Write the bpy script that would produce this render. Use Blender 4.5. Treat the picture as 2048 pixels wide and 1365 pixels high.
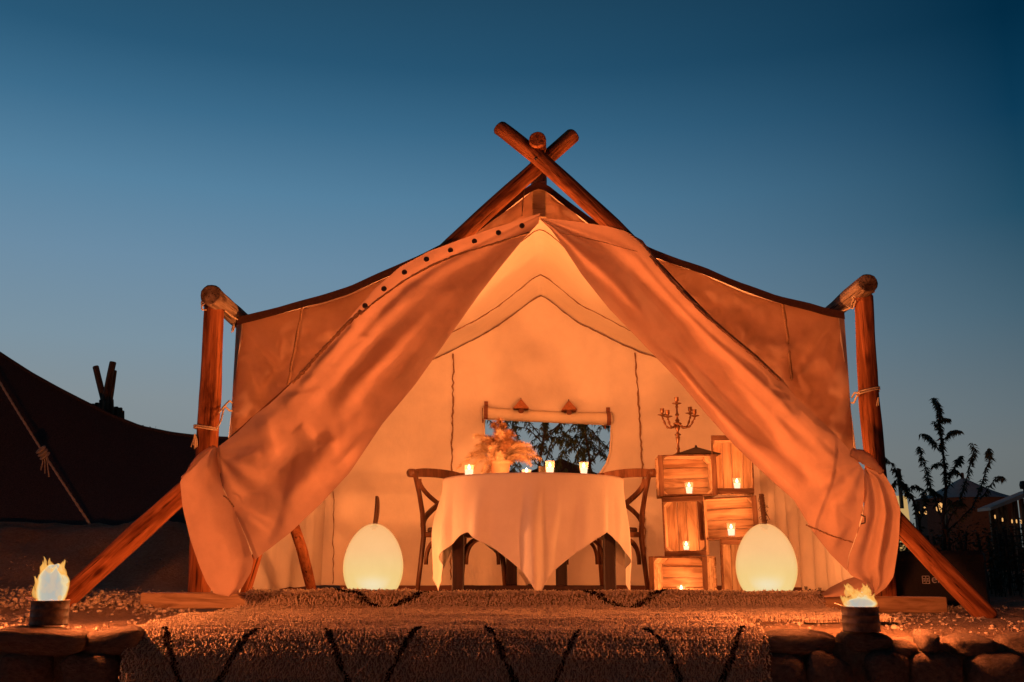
import bpy, bmesh, math, random
import numpy as np
from mathutils import Vector, Matrix, Quaternion, noise

for _o in list(bpy.data.objects):
    bpy.data.objects.remove(_o, do_unlink=True)
scene = bpy.context.scene
COL = scene.collection
R = math.radians

# ------------------------------------------------------------------ camera
CZ = 0.29
TANP = 0.2208
PITCH = math.atan(TANP)
F = 1991.0
cam_data = bpy.data.cameras.new('camera')
cam_data.sensor_width = 36.0
cam_data.lens = 35.0
cam_data.clip_start = 0.05
cam_data.clip_end = 2000
cam = bpy.data.objects.new('camera', cam_data)
COL.objects.link(cam)
cam.location = (0, 0, CZ)
cam.rotation_euler = (math.pi / 2 + PITCH, 0, 0)
scene.camera = cam

FW = Vector((0, math.cos(PITCH), math.sin(PITCH)))
UP = Vector((0, -math.sin(PITCH), math.cos(PITCH)))
def ray(u, v):
    return FW + Vector((1, 0, 0)) * ((u - 1024) / F) + UP * ((682.5 - v) / F)
def P(u, v, y):
    """photo pixel + distance -> point"""
    d = ray(u, v)
    return Vector((0, 0, CZ)) + d * (y / d.y)
def G(u, v, z):
    d = ray(u, v)
    return Vector((0, 0, CZ)) + d * ((z - CZ) / d.z)

# ------------------------------------------------------------------ sky (dusk)
def lin(r, g, b):
    f = lambda c: (c / 255 / 12.92) if c / 255 <= .04045 else ((c / 255 + .055) / 1.055) ** 2.4
    return (f(r), f(g), f(b), 1)
world = bpy.data.worlds.new('World')
scene.world = world
world.use_nodes = True
wn = world.node_tree
wn.nodes.clear()
def zdir(u, v):
    d = ray(u, v); return d.z / d.length
n_out = wn.nodes.new('ShaderNodeOutputWorld')
n_bg = wn.nodes.new('ShaderNodeBackground')
n_tc = wn.nodes.new('ShaderNodeTexCoord')
n_sep = wn.nodes.new('ShaderNodeSeparateXYZ')
wn.links.new(n_tc.outputs['Generated'], n_sep.inputs[0])
def wramp(stops):
    r = wn.nodes.new('ShaderNodeValToRGB')
    r.color_ramp.interpolation = 'EASE' if False else 'LINEAR'
    el = r.color_ramp.elements
    stops = sorted(stops)
    el[0].position, el[0].color = stops[0]
    el[1].position, el[1].color = stops[-1]
    for p, c in stops[1:-1]:
        e = el.new(p); e.color = c
    wn.links.new(n_sep.outputs['Z'], r.inputs[0])
    return r
left_ramp = wramp([(0.0, lin(128, 130, 126)), (zdir(330, 800), lin(132, 144, 150)), (zdir(30, 660), lin(123, 146, 161)),
                   (zdir(30, 480), lin(107, 140, 165)), (zdir(30, 320), lin(86, 130, 160)), (zdir(30, 160), lin(60, 108, 140)),
                   (zdir(30, 20), lin(41, 88, 119)), (.525, lin(34, 75, 102)), (.62, lin(18, 58, 88)), (0.8, lin(11, 42, 70)), (1.0, lin(8, 34, 58))])
right_ramp = wramp([(0.0, lin(104, 106, 102)), (zdir(2018, 900), lin(104, 112, 114)), (zdir(2018, 820), lin(96, 110, 117)), (zdir(2018, 620), lin(68, 97, 114)),
                    (zdir(2018, 420), lin(34, 77, 101)), (zdir(2018, 220), lin(12, 58, 86)), (zdir(2018, 20), lin(2, 43, 68)),
                    (0.75, lin(2, 26, 46)), (1.0, lin(2, 20, 38))])
# azimuth: brightest towards the set sun (left of the view), darker away from it
n_at = wn.nodes.new('ShaderNodeMath'); n_at.operation = 'ARCTAN2'
wn.links.new(n_sep.outputs['X'], n_at.inputs[0]); wn.links.new(n_sep.outputs['Y'], n_at.inputs[1])
n_c0 = wn.nodes.new('ShaderNodeMath'); n_c0.operation = 'ADD'; n_c0.inputs[1].default_value = R(45)
wn.links.new(n_at.outputs[0], n_c0.inputs[0])
n_cos = wn.nodes.new('ShaderNodeMath'); n_cos.operation = 'COSINE'
wn.links.new(n_c0.outputs[0], n_cos.inputs[0])
n_mr = wn.nodes.new('ShaderNodeMapRange')
n_mr.inputs['From Min'].default_value = math.cos(R(45 - 30)); n_mr.inputs['From Max'].default_value = math.cos(R(45 + 28.5))
wn.links.new(n_cos.outputs[0], n_mr.inputs['Value'])
n_mix = wn.nodes.new('ShaderNodeMix'); n_mix.data_type = 'RGBA'
n_pw = wn.nodes.new('ShaderNodeMath'); n_pw.operation = 'POWER'; n_pw.inputs[1].default_value = 1.8
wn.links.new(n_mr.outputs[0], n_pw.inputs[0]); wn.links.new(n_pw.outputs[0], n_mix.inputs[0])
# ... and it keeps fading round to the night side behind the camera
n_far = wn.nodes.new('ShaderNodeMapRange'); n_far.interpolation_type = 'SMOOTHSTEP'
n_far.inputs['From Min'].default_value = -1.0; n_far.inputs['From Max'].default_value = .3
n_far.inputs['To Min'].default_value = .12; n_far.inputs['To Max'].default_value = 1.0
wn.links.new(n_cos.outputs[0], n_far.inputs['Value'])
wn.links.new(left_ramp.outputs[0], n_mix.inputs[6]); wn.links.new(right_ramp.outputs[0], n_mix.inputs[7])
# a few faint early stars
n_vor = wn.nodes.new('ShaderNodeTexVoronoi'); n_vor.inputs['Scale'].default_value = 26
wn.links.new(n_tc.outputs['Generated'], n_vor.inputs['Vector'])
n_st = wn.nodes.new('ShaderNodeMapRange')
n_st.inputs['From Min'].default_value = 0.026; n_st.inputs['From Max'].default_value = 0.012
n_st.inputs['To Min'].default_value = 0; n_st.inputs['To Max'].default_value = 0.35
wn.links.new(n_vor.outputs['Distance'], n_st.inputs['Value'])
n_gate = wn.nodes.new('ShaderNodeMath'); n_gate.operation = 'MULTIPLY'
n_sepc = wn.nodes.new('ShaderNodeSeparateColor'); wn.links.new(n_vor.outputs['Color'], n_sepc.inputs[0])
n_gt = wn.nodes.new('ShaderNodeMath'); n_gt.operation = 'GREATER_THAN'; n_gt.inputs[1].default_value = 0.9
wn.links.new(n_sepc.outputs[0], n_gt.inputs[0])
wn.links.new(n_gt.outputs[0], n_gate.inputs[0]); wn.links.new(n_st.outputs[0], n_gate.inputs[1])
n_add = wn.nodes.new('ShaderNodeMix'); n_add.data_type = 'RGBA'; n_add.blend_type = 'ADD'; n_add.inputs[0].default_value = 1
wn.links.new(n_mix.outputs[2], n_add.inputs[6]); wn.links.new(n_gate.outputs[0], n_add.inputs[7])
wn.links.new(n_add.outputs[2], n_bg.inputs['Color'])
wn.links.new(n_far.outputs[0], n_bg.inputs['Strength'])
wn.links.new(n_bg.outputs[0], n_out.inputs[0])

scene.render.engine = 'CYCLES'
scene.view_settings.view_transform = 'Standard'
scene.view_settings.look = 'None'
scene.view_settings.gamma = 1
scene.view_settings.exposure = 0
scene.view_settings.use_curve_mapping = False
cy = scene.cycles
cy.use_denoising = True
cy.denoiser = 'OPENIMAGEDENOISE'
cy.max_bounces = 10
cy.diffuse_bounces = 5
cy.transparent_max_bounces = 16
cy.sample_clamp_indirect = 3.0
cy.caustics_reflective = False
cy.caustics_refractive = False
cy.use_light_tree = True

# light of the flames and lamps (all warm)
WARM = (1.0, 0.298, 0.086)
EGG_W = 235.0
TIN_W = 210.0
TABLE_W = 29.0
CRATE_W = 13.0

# ------------------------------------------------------------------ helpers
def tag(o, label=None, cat=None, group=None, kind=None):
    if label: o['label'] = label
    if cat: o['category'] = cat
    if group: o['group'] = group
    if kind: o['kind'] = kind
    return o
def thing(name, loc, label, cat, group=None, rz=0):
    o = bpy.data.objects.new(name, None)
    o.empty_display_size = .1
    o.location = loc; o.rotation_euler = (0, 0, rz)
    COL.objects.link(o)
    return tag(o, label, cat, group)
def link_mesh(name, me, mat, parent=None, loc=(0, 0, 0)):
    o = bpy.data.objects.new(name, me)
    COL.objects.link(o)
    if mat and not me.materials: me.materials.append(mat)
    o.location = loc
    if parent: o.parent = parent
    return o
def mesh_from(name, V, Fc, smooth=False):
    me = bpy.data.meshes.new(name)
    me.from_pydata([tuple(v) for v in V], [], Fc)
    me.update()
    if smooth:
        me.polygons.foreach_set('use_smooth', [True] * len(me.polygons))
    return me
def fast_mesh(name, V, Fq, smooth=False, cols=None):
    """V (n,3) array, Fq (m,k) array of equal-size faces"""
    V = np.asarray(V, np.float32); Fq = np.asarray(Fq, np.int32)
    me = bpy.data.meshes.new(name)
    m, k = Fq.shape
    me.vertices.add(len(V)); me.vertices.foreach_set('co', V.ravel())
    me.loops.add(m * k); me.loops.foreach_set('vertex_index', Fq.ravel())
    me.polygons.add(m)
    me.polygons.foreach_set('loop_start', np.arange(0, m * k, k, dtype=np.int32))
    me.polygons.foreach_set('loop_total', np.full(m, k, np.int32))
    if smooth: me.polygons.foreach_set('use_smooth', np.ones(m, bool))
    me.update(calc_edges=True)
    if cols is not None:
        a = me.attributes.new('tint', 'FLOAT_COLOR', 'POINT')
        c4 = np.ones((len(V), 4), np.float32); c4[:, :3] = cols
        a.data.foreach_set('color', c4.ravel())
    return me

class MB:
    def __init__(s): s.V = []; s.F = []
    def add(s, V, Fc):
        b = len(s.V); s.V += [Vector(v) for v in V]; s.F += [tuple(i + b for i in f) for f in Fc]
        return s
    def box(s, c, d, rot=None, bev=0.0):
        c = Vector(c); hx, hy, hz = d[0] / 2, d[1] / 2, d[2] / 2
        if bev <= 0:
            V = [(x, y, z) for x in (-hx, hx) for y in (-hy, hy) for z in (-hz, hz)]
            Fc = [(0, 1, 3, 2), (4, 6, 7, 5), (0, 4, 5, 1), (2, 3, 7, 6), (0, 2, 6, 4), (1, 5, 7, 3)]
        else:
            bm = bmesh.new()
            bmesh.ops.create_cube(bm, size=1)
            for v in bm.verts: v.co = Vector((v.co.x * d[0], v.co.y * d[1], v.co.z * d[2]))
            bmesh.ops.bevel(bm, geom=bm.edges[:], offset=bev, segments=1, affect='EDGES')
            bm.verts.index_update()
            V = [v.co.copy() for v in bm.verts]; Fc = [tuple(v.index for v in f.verts) for f in bm.faces]
            bm.free()
        V = [Vector(v) for v in V]
        if rot is not None: V = [rot @ v for v in V]
        return s.add([c + v for v in V], Fc)
    def tube(s, pts, rad, n=8, cap=True, jitter=0, rng=None):
        pts = [Vector(p) for p in pts]; m = len(pts)
        if not hasattr(rad, '__len__'): rad = [rad] * m
        t = (pts[1] - pts[0]).normalized()
        a = t.orthogonal().normalized()
        V = []; Fc = []
        for i, p in enumerate(pts):
            if i == 0: tt = pts[1] - pts[0]
            elif i == m - 1: tt = pts[-1] - pts[-2]
            else: tt = pts[i + 1] - pts[i - 1]
            if tt.length < 1e-9: tt = t
            tt = tt.normalized()
            a = (a - tt * a.dot(tt))
            a = a.normalized() if a.length > 1e-6 else tt.orthogonal().normalized()
            b = tt.cross(a); t = tt
            for k in range(n):
                an = 2 * math.pi * k / n
                rr = rad[i] * (1 + (rng.uniform(-jitter, jitter) if rng else 0))
                V.append(p + (a * math.cos(an) + b * math.sin(an)) * rr)
        for i in range(m - 1):
            for k in range(n):
                k2 = (k + 1) % n
                Fc.append((i * n + k, i * n + k2, (i + 1) * n + k2, (i + 1) * n + k))
        if cap:
            Fc.append(tuple(range(n - 1, -1, -1))); Fc.append(tuple((m - 1) * n + k for k in range(n)))
        return s.add(V, Fc)
    def lathe(s, prof, n=20, c=(0, 0, 0), rot=None, close=True):
        """prof: list of (r, z)"""
        c = Vector(c); V = []; Fc = []
        for r, z in prof:
            for k in range(n):
                an = 2 * math.pi * k / n
                v = Vector((r * math.cos(an), r * math.sin(an), z))
                V.append(c + (rot @ v if rot is not None else v))
        for i in range(len(prof) - 1):
            for k in range(n):
                k2 = (k + 1) % n
                Fc.append((i * n + k, i * n + k2, (i + 1) * n + k2, (i + 1) * n + k))
        if close:
            if prof[0][0] > 1e-4: Fc.append(tuple(range(n - 1, -1, -1)))
            if prof[-1][0] > 1e-4: Fc.append(tuple((len(prof) - 1) * n + k for k in range(n)))
        return s.add(V, Fc)
    def build(s, name, mat, parent=None, smooth=False, world=False, loc=None):
        V = s.V
        if loc is not None:
            loc = Vector(loc); V = [v - loc for v in V]
        me = mesh_from(name, V, s.F, smooth)
        o = link_mesh(name, me, mat, parent)
        l = loc if loc is not None else Vector((0, 0, 0))
        if world and parent: l = l - parent.location
        o.location = l
        return o

def copy_thing(root, loc, rz=None, label=None):
    r = root.copy(); COL.objects.link(r); r.location = loc
    if rz is not None: r.rotation_euler = (root.rotation_euler[0], root.rotation_euler[1], rz)
    if label: r['label'] = label
    def rec(src, dst):
        for ch in list(src.children):
            c = ch.copy(); COL.objects.link(c); c.parent = dst; rec(ch, c)
    rec(root, r)
    return r
def point_light(name, loc, w, parent, size=.02, color=WARM, mix=False):
    l = bpy.data.lights.new(name, 'POINT'); l.energy = w; l.color = color; l.shadow_soft_size = size
    l.use_nodes = True      # soft falloff, as a long exposure sees small flames
    nt = l.node_tree; em = nt.nodes.get('Emission') or nt.nodes.new('ShaderNodeEmission')
    ff = nt.nodes.new('ShaderNodeLightFalloff'); ff.inputs['Strength'].default_value = 1.0
    if mix:
        ad = nt.nodes.new('ShaderNodeMath'); ad.operation = 'MULTIPLY_ADD'; ad.inputs[1].default_value = .16
        nt.links.new(ff.outputs['Linear'], ad.inputs[0]); nt.links.new(ff.outputs['Quadratic'], ad.inputs[2]); nt.links.new(ad.outputs[0], em.inputs['Strength'])
    else: nt.links.new(ff.outputs['Linear'], em.inputs['Strength'])
    o = bpy.data.objects.new(name, l); COL.objects.link(o); o.location = loc
    if parent: o.parent = parent
    return o

# ------------------------------------------------------------------ materials
class NM:
    def __init__(s, name):
        s.m = bpy.data.materials.new(name); s.m.use_nodes = True
        s.t = s.m.node_tree; s.t.nodes.clear()
        s.out = s.t.nodes.new('ShaderNodeOutputMaterial')
        s.tc = s.t.nodes.new('ShaderNodeTexCoord')
    def n(s, typ, **kw):
        nd = s.t.nodes.new(typ)
        for k, v in kw.items():
            if k in nd.inputs: 
                if hasattr(v, 'is_linked'): s.t.links.new(v, nd.inputs[k])
                else: nd.inputs[k].default_value = v
            else: setattr(nd, k, v)
        return nd
    def l(s, a, b): s.t.links.new(a, b)
    def coord(s, scale=(1, 1, 1), which='Object', rot=(0, 0, 0), off=None):
        mp = s.n('ShaderNodeMapping'); mp.inputs['Scale'].default_value = scale; mp.inputs['Rotation'].default_value = rot
        s.l(s.tc.outputs[which], mp.inputs['Vector'])
        if off: s.l(off, mp.inputs['Location'])
        return mp.outputs[0]
    def noise(s, vec, scale, detail=4, rough=.55, dist=0):
        nd = s.n('ShaderNodeTexNoise'); s.l(vec, nd.inputs['Vector'])
        nd.inputs['Scale'].default_value = scale; nd.inputs['Detail'].default_value = detail
        nd.inputs['Roughness'].default_value = rough; nd.inputs['Distortion'].default_value = dist
        return nd.outputs['Fac']
    def ramp(s, fac, stops):
        nd = s.n('ShaderNodeValToRGB'); el = nd.color_ramp.elements
        stops = sorted(stops)
        el[0].position, el[0].color = stops[0][0], tuple(stops[0][1]) + (1,)
        el[1].position, el[1].color = stops[-1][0], tuple(stops[-1][1]) + (1,)
        for p, c in stops[1:-1]:
            e = el.new(p); e.color = tuple(c) + (1,)
        s.l(fac, nd.inputs[0]); return nd.outputs[0]
    def rnd(s):
        oi = s.n('ShaderNodeObjectInfo'); return oi.outputs['Random']
    def rndvec(s, k=37.0):
        m = s.n('ShaderNodeMath', operation='MULTIPLY'); s.l(s.rnd(), m.inputs[0]); m.inputs[1].default_value = k
        c = s.n('ShaderNodeCombineXYZ')
        for i in range(3): s.l(m.outputs[0], c.inputs[i])
        return c.outputs[0]
    def mixc(s, fac, a, b, mode='MIX'):
        nd = s.n('ShaderNodeMix'); nd.data_type = 'RGBA'; nd.blend_type = mode
        for idx, v in ((0, fac), (6, a), (7, b)):
            if hasattr(v, 'is_linked'): s.l(v, nd.inputs[idx])
            elif idx == 0: nd.inputs[0].default_value = v
            else: nd.inputs[idx].default_value = tuple(v) + (1,) if len(v) == 3 else v
        return nd.outputs[2]
    def bump(s, h, strength=.3, dist=.01, prev=None):
        nd = s.n('ShaderNodeBump'); nd.inputs['Strength'].default_value = strength; nd.inputs['Distance'].default_value = dist
        s.l(h, nd.inputs['Height'])
        if prev is not None: s.l(prev, nd.inputs['Normal'])
        return nd.outputs[0]
    def pbr(s, col, rough=.7, normal=None, metal=0, spec=.3):
        b = s.n('ShaderNodeBsdfPrincipled')
        if hasattr(col, 'is_linked'): s.l(col, b.inputs['Base Color'])
        else: b.inputs['Base Color'].default_value = tuple(col) + (1,)
        if hasattr(rough, 'is_linked'): s.l(rough, b.inputs['Roughness'])
        else: b.inputs['Roughness'].default_value = rough
        b.inputs['Metallic'].default_value = metal
        b.inputs['Specular IOR Level'].default_value = spec
        if normal is not None: s.l(normal, b.inputs['Normal'])
        s.l(b.outputs[0], s.out.inputs[0]); return b
    def cloth(s, col, trans, normal=None, tcol=None):
        d = s.n('ShaderNodeBsdfDiffuse'); t = s.n('ShaderNodeBsdfTranslucent'); mx = s.n('ShaderNodeMixShader')
        if hasattr(col, 'is_linked'): s.l(col, d.inputs[0]); s.l(tcol if tcol is not None else col, t.inputs[0])
        else: d.inputs[0].default_value = tuple(col) + (1,); t.inputs[0].default_value = tuple(tcol or col) + (1,)
        if normal is not None: s.l(normal, d.inputs['Normal'])
        mx.inputs[0].default_value = trans
        s.l(d.outputs[0], mx.inputs[1]); s.l(t.outputs[0], mx.inputs[2]); s.l(mx.outputs[0], s.out.inputs[0])

def mat_canvas(name, base, trans, wr=.5, tcol=None, sv=.86):
    m = NM(name)
    c = m.coord()
    big = m.noise(c, 1.6, 5, .6, .6)
    rn = m.noise(m.coord((1, 1, .55), rot=(.2, .6, .1)), 3.2, 4, .5, .8)
    ab = m.n('ShaderNodeMath', operation='SUBTRACT'); m.l(rn, ab.inputs[0]); ab.inputs[1].default_value = .5
    ab2 = m.n('ShaderNodeMath', operation='ABSOLUTE'); m.l(ab.outputs[0], ab2.inputs[0])
    rdg = m.ramp(ab2.outputs[0], [(0, (1, 1, 1)), (.035, (.35, .35, .35)), (.10, (0, 0, 0))])
    weave = m.noise(m.coord((1, 1, 1)), 420, 2, .6)
    stain = m.noise(c, 5.5, 6, .65)
    col = m.ramp(stain, [(.3, [x * sv for x in base]), (.55, base), (.8, [min(1, x * 1.05) for x in base])])
    grain = m.noise(m.coord(), 700, 2, .7)
    col = m.mixc(.55, col, m.ramp(grain, [(.3, (.80, .80, .80)), (.7, (1, 1, 1))]), 'MULTIPLY')
    b1 = m.bump(big, wr * .7, .05)
    crease = m.noise(m.coord((1.3, 1.3, .5), rot=(0, .5, 0)), 6, 4, .55, 1.2)
    b2 = m.bump(crease, wr * .35, .02, b1)
    b2 = m.bump(rdg, wr * .35, .010, b2)
    b3 = m.bump(weave, .35, .002, b2)
    m.cloth(col, trans, b3, m.mixc(1, col, tcol, 'MULTIPLY') if tcol else None)
    return m.m
M = {}
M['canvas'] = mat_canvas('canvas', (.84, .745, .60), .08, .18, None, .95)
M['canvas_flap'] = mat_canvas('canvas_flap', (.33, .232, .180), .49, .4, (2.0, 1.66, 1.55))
M['canvas_wall'] = mat_canvas('canvas_wall', (.84, .755, .62), .12, .30, None, .93)

def mat_log(name, lo, mid, hi):
    m = NM(name)
    off = m.rndvec()
    g = m.noise(m.coord((1, 1, .05), off=off), 34, 6, .62, .4)
    big = m.noise(m.coord((1, 1, .25), off=off), 7, 4, .6, .5)
    crack = m.noise(m.coord((1, 1, .035), off=off), 60, 3, .6, .2)
    base = m.ramp(g, [(.25, lo), (.5, mid), (.75, hi)])
    dark = m.ramp(big, [(.36, (.26, .20, .17)), (.56, (1, 1, 1))])
    c = m.mixc(1.0, base, dark, 'MULTIPLY')
    cr = m.ramp(crack, [(.33, (.18, .15, .13)), (.41, (1, 1, 1))])
    c = m.mixc(1.0, c, cr, 'MULTIPLY')
    n1 = m.bump(g, .9, .008); n2 = m.bump(crack, .9, .010, n1); n3 = m.bump(big, .6, .02, n2)
    kn = m.n('ShaderNodeTexVoronoi'); kn.inputs['Scale'].default_value = 5.5; m.l(m.coord((1, 1, .42), off=off), kn.inputs['Vector'])
    c = m.mixc(1.0, c, m.ramp(kn.outputs['Distance'], [(.05, (.22, .17, .15)), (.12, (.75, .7, .68)), (.16, (1, 1, 1))]), 'MULTIPLY')
    m.pbr(c, .92, n3, spec=.12)
    return m.m
M['log'] = mat_log('peeled_log', (.115, .034, .011), (.29, .098, .035), (.45, .175, .068))
M['log_old'] = mat_log('weathered_log', (.10, .07, .05), (.22, .16, .11), (.34, .26, .19))

def mat_board(name, lo, mid, hi, axis=0, rough=.65, spread=.35):
    m = NM(name)
    off = m.rndvec(53)
    sc = [1, 1, 1]; sc[axis] = .06
    g = m.noise(m.coord(tuple(sc), off=off), 48, 5, .6, .6)
    sc2 = [1, 1, 1]; sc2[axis] = .18
    band = m.noise(m.coord(tuple(sc2), off=off), 14, 4, .6, 1.2)
    c = m.ramp(g, [(.25, lo), (.5, mid), (.78, hi)])
    c2 = m.ramp(band, [(.34, (.42, .34, .28)), (.55, (1, 1, 1))])
    c = m.mixc(.85, c, c2, 'MULTIPLY')
    r = m.n('ShaderNodeMapRange'); m.l(m.rnd(), r.inputs[0]); r.inputs[3].default_value = 1 - spread; r.inputs[4].default_value = 1.12
    c = m.mixc(1, c, r.outputs[0], 'MULTIPLY')
    m.pbr(c, rough, m.bump(g, .35, .003), spec=.3)
    return m.m
M['beam'] = mat_board('pine_beam', (.30, .18, .09), (.44, .28, .15), (.54, .36, .2), 0)
M['crate'] = mat_board('crate_board', (.38, .235, .125), (.60, .41, .24), (.70, .52, .33), 0, .7, .38)
M['crate_shaded'] = mat_board('crate_rim_shaded', (.14, .06, .028), (.22, .105, .05), (.30, .16, .08), 2, .7, .4)  # crate wood darkened: shade of the unlit front rims put into the colour
M['floor'] = mat_board('floor_plank', (.16, .09, .05), (.26, .16, .09), (.34, .22, .13), 0)
M['table'] = mat_board('dark_table_wood', (.02, .008, .006), (.038, .014, .009), (.06, .024, .015), 2, .5)
M['chair'] = mat_board('chair_wood', (.09, .034, .014), (.155, .062, .027), (.22, .10, .045), 2, .42)

def simple(name, col, rough=.6, metal=0, spec=.4, nscale=0, nstr=.3, var=.25):
    m = NM(name)
    if nscale:
        nz = m.noise(m.coord(), nscale, 5, .6)
        c = m.ramp(nz, [(.3, [x * (1 - var) for x in col]), (.7, [min(1, x * (1 + var)) for x in col])])
        m.pbr(c, rough, m.bump(nz, nstr, .004), metal, spec)
    else: m.pbr(col, rough, None, metal, spec)
    return m.m
M['rope'] = simple('rope_fibre', (.46, .36, .24), .9, nscale=260, nstr=.8)
M['dark_rope'] = simple('dark_rope', (.13, .07, .035), .9, nscale=200, nstr=.8)
M['seam'] = simple('seam_stitch', (.24, .13, .065), .9, nscale=150, nstr=.7, var=.5)
M['strap'] = simple('strap_webbing', (.20, .08, .05), .8, nscale=200)
M['eyelet'] = simple('eyelet_metal', (.05, .035, .03), .45, .6)
M['copper'] = simple('copper', (.55, .24, .13), .35, .9, nscale=40, nstr=.1)
M['bronze'] = simple('bronze', (.20, .095, .045), .42, .75, nscale=60, nstr=.2)
M['tin'] = simple('sooty_tin', (.10, .065, .045), .55, .35, nscale=28, nstr=.4, var=.7)
M['terracotta'] = simple('terracotta', (.48, .27, .16), .8, nscale=18, nstr=.25, var=.15)
M['black'] = simple('black_plastic', (.022, .018, .017), .6, nscale=60, var=.3)
M['print'] = simple('white_print', (.62, .60, .56), .6)
M['trim'] = simple('dark_canvas_trim', (.085, .042, .026), .95, spec=.1, nscale=90, nstr=.4)
M['shadecloth'] = simple('dark_shade_cloth', (.085, .058, .047), .95, spec=.1, nscale=90, nstr=.8, var=.6)
M['pyramid'] = simple('dark_sheet_metal', (.035, .02, .017), .5, .3)
M['cushion'] = simple('seat_pad', (.07, .035, .025), .9, nscale=80)
M['bark'] = simple('bark', (.05, .04, .03), .9, nscale=30, nstr=.6, var=.5)
M['leaf'] = simple('leaf', (.055, .085, .035), .55, nscale=8, nstr=.05, var=.4)
M['hedge'] = simple('hedge_leaf', (.03, .042, .018), .7, nscale=4, nstr=.05, var=.5)
M['farcanvas'] = mat_canvas('far_canvas', (.55, .55, .52), .3, .2)
M['plume'] = None
m = NM('plume'); hz = m.noise(m.coord(), 30, 4, .6)
m.cloth(m.ramp(hz, [(.3, (.50, .36, .20)), (.6, (.72, .56, .36)), (.8, (.82, .70, .50))]), .22); M['plume'] = m.m
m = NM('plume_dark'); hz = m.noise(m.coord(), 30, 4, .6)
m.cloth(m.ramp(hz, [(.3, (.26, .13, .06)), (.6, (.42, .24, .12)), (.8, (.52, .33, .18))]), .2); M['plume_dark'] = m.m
m = NM('linen'); w = m.noise(m.coord((1, 1, 1)), 500, 2); c0 = m.noise(m.coord(), 6, 4)
m.cloth(m.ramp(c0, [(.3, (.76, .68, .57)), (.7, (.84, .76, .64))]), .12, m.bump(w, .4, .002, m.bump(m.noise(m.coord((1, 1, .6)), 16, 5, .6, .8), .22, .012))); M['linen'] = m.m

m = NM('rug_wool')
at = m.n('ShaderNodeAttribute', attribute_name='tint')
nz = m.noise(m.coord(), 60, 4, .6)
c = m.mixc(1, at.outputs['Color'], m.ramp(nz, [(.25, (.82, .79, .75)), (.7, (1, 1, 1))]), 'MULTIPLY')
m.cloth(c, .42); M['rug'] = m.m

m = NM('ground_soil')
cc = m.coord()
g1 = m.noise(cc, 3, 6, .6); g2 = m.noise(cc, 40, 6, .7); g3 = m.noise(cc, 160, 3, .7)
c = m.ramp(g2, [(.25, (.26, .165, .105)), (.5, (.43, .29, .19)), (.75, (.56, .40, .27))])
c = m.mixc(.5, c, m.ramp(g1, [(.3, (.6, .55, .5)), (.65, (1, 1, 1))]), 'MULTIPLY')
m.pbr(c, .95, m.bump(g3, .7, .008, m.bump(g2, .9, .03)), spec=.1); M['soil'] = m.m

m = NM('field_stone')
off = m.rndvec()
cc = m.coord(off=off)
g1 = m.noise(cc, 6, 6, .6); g2 = m.noise(cc, 45, 5, .7)
c = m.ramp(g1, [(.25, (.13, .09, .066)), (.5, (.235, .17, .125)), (.75, (.33, .25, .19))])
c = m.mixc(.6, c, m.ramp(g2, [(.3, (.65, .62, .6)), (.65, (1, 1, 1))]), 'MULTIPLY')
m.pbr(c, .9, m.bump(g2, .9, .012, m.bump(g1, .9, .05)), spec=.15); M['stone'] = m.m
M['bounce_gravel'] = simple('pale_bounce_gravel', (.62, .52, .40), .95, spec=.1, nscale=60, nstr=.9, var=.3)  # pale tone chosen to bounce warm light up on to the rug drape
M['mortar'] = simple('mud_mortar', (.20, .14, .10), .95, spec=.1, nscale=22, nstr=.9, var=.4)
M['pebble'] = simple('pebble', (.34, .27, .21), .9, spec=.15, nscale=30, nstr=.4, var=.4)

def emit_mat(name, col, strength, transp=0.0, rim=None):
    """a glowing thing: emission plus light let through from inside"""
    m = NM(name)
    e = m.n('ShaderNodeEmission'); e.inputs['Strength'].default_value = strength
    if hasattr(col, 'is_linked'): m.l(col, e.inputs[0])
    else: e.inputs[0].default_value = tuple(col) + (1,)
    t = m.n('ShaderNodeBsdfTransparent'); t.inputs[0].default_value = (transp, transp, transp, 1)
    a = m.n('ShaderNodeAddShader'); m.l(e.outputs[0], a.inputs[0]); m.l(t.outputs[0], a.inputs[1])
    m.l(a.outputs[0], m.out.inputs[0])
    return m, e
# egg lamp shell: brighter and paler round the bulb near its foot
m, e = emit_mat('egg_shell', (1, .7, .4), .84, .16)
sx = m.n('ShaderNodeSeparateXYZ'); m.l(m.tc.outputs['Object'], sx.inputs[0])
mr = m.n('ShaderNodeMapRange'); m.l(sx.outputs['Z'], mr.inputs[0]); mr.inputs[1].default_value = 0; mr.inputs[2].default_value = .49
m.l(m.ramp(mr.outputs[0], [(0, (.88, .74, .34)), (.12, (.86, .74, .38)), (.35, (.88, .68, .30)), (.55, (.90, .66, .30)), (.64, (1, .60, .27)), (1, (1, .57, .24))]), e.inputs[0])
lw = m.n('ShaderNodeLayerWeight'); lw.inputs[0].default_value = .5
dz = m.n('ShaderNodeMath', operation='SUBTRACT'); m.l(sx.outputs['Z'], dz.inputs[0]); dz.inputs[1].default_value = .10
d2 = m.n('ShaderNodeMath', operation='MULTIPLY'); m.l(dz.outputs[0], d2.inputs[0]); m.l(dz.outputs[0], d2.inputs[1])
d3 = m.n('ShaderNodeMath', operation='MULTIPLY'); m.l(d2.outputs[0], d3.inputs[0]); d3.inputs[1].default_value = -420.0
ex = m.n('ShaderNodeMath', operation='EXPONENT'); m.l(d3.outputs[0], ex.inputs[0])
fc = m.ramp(lw.outputs['Facing'], [(0, (1, 1, 1)), (.10, (.55, .55, .55)), (.28, (0, 0, 0)), (1, (0, 0, 0))])
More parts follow.
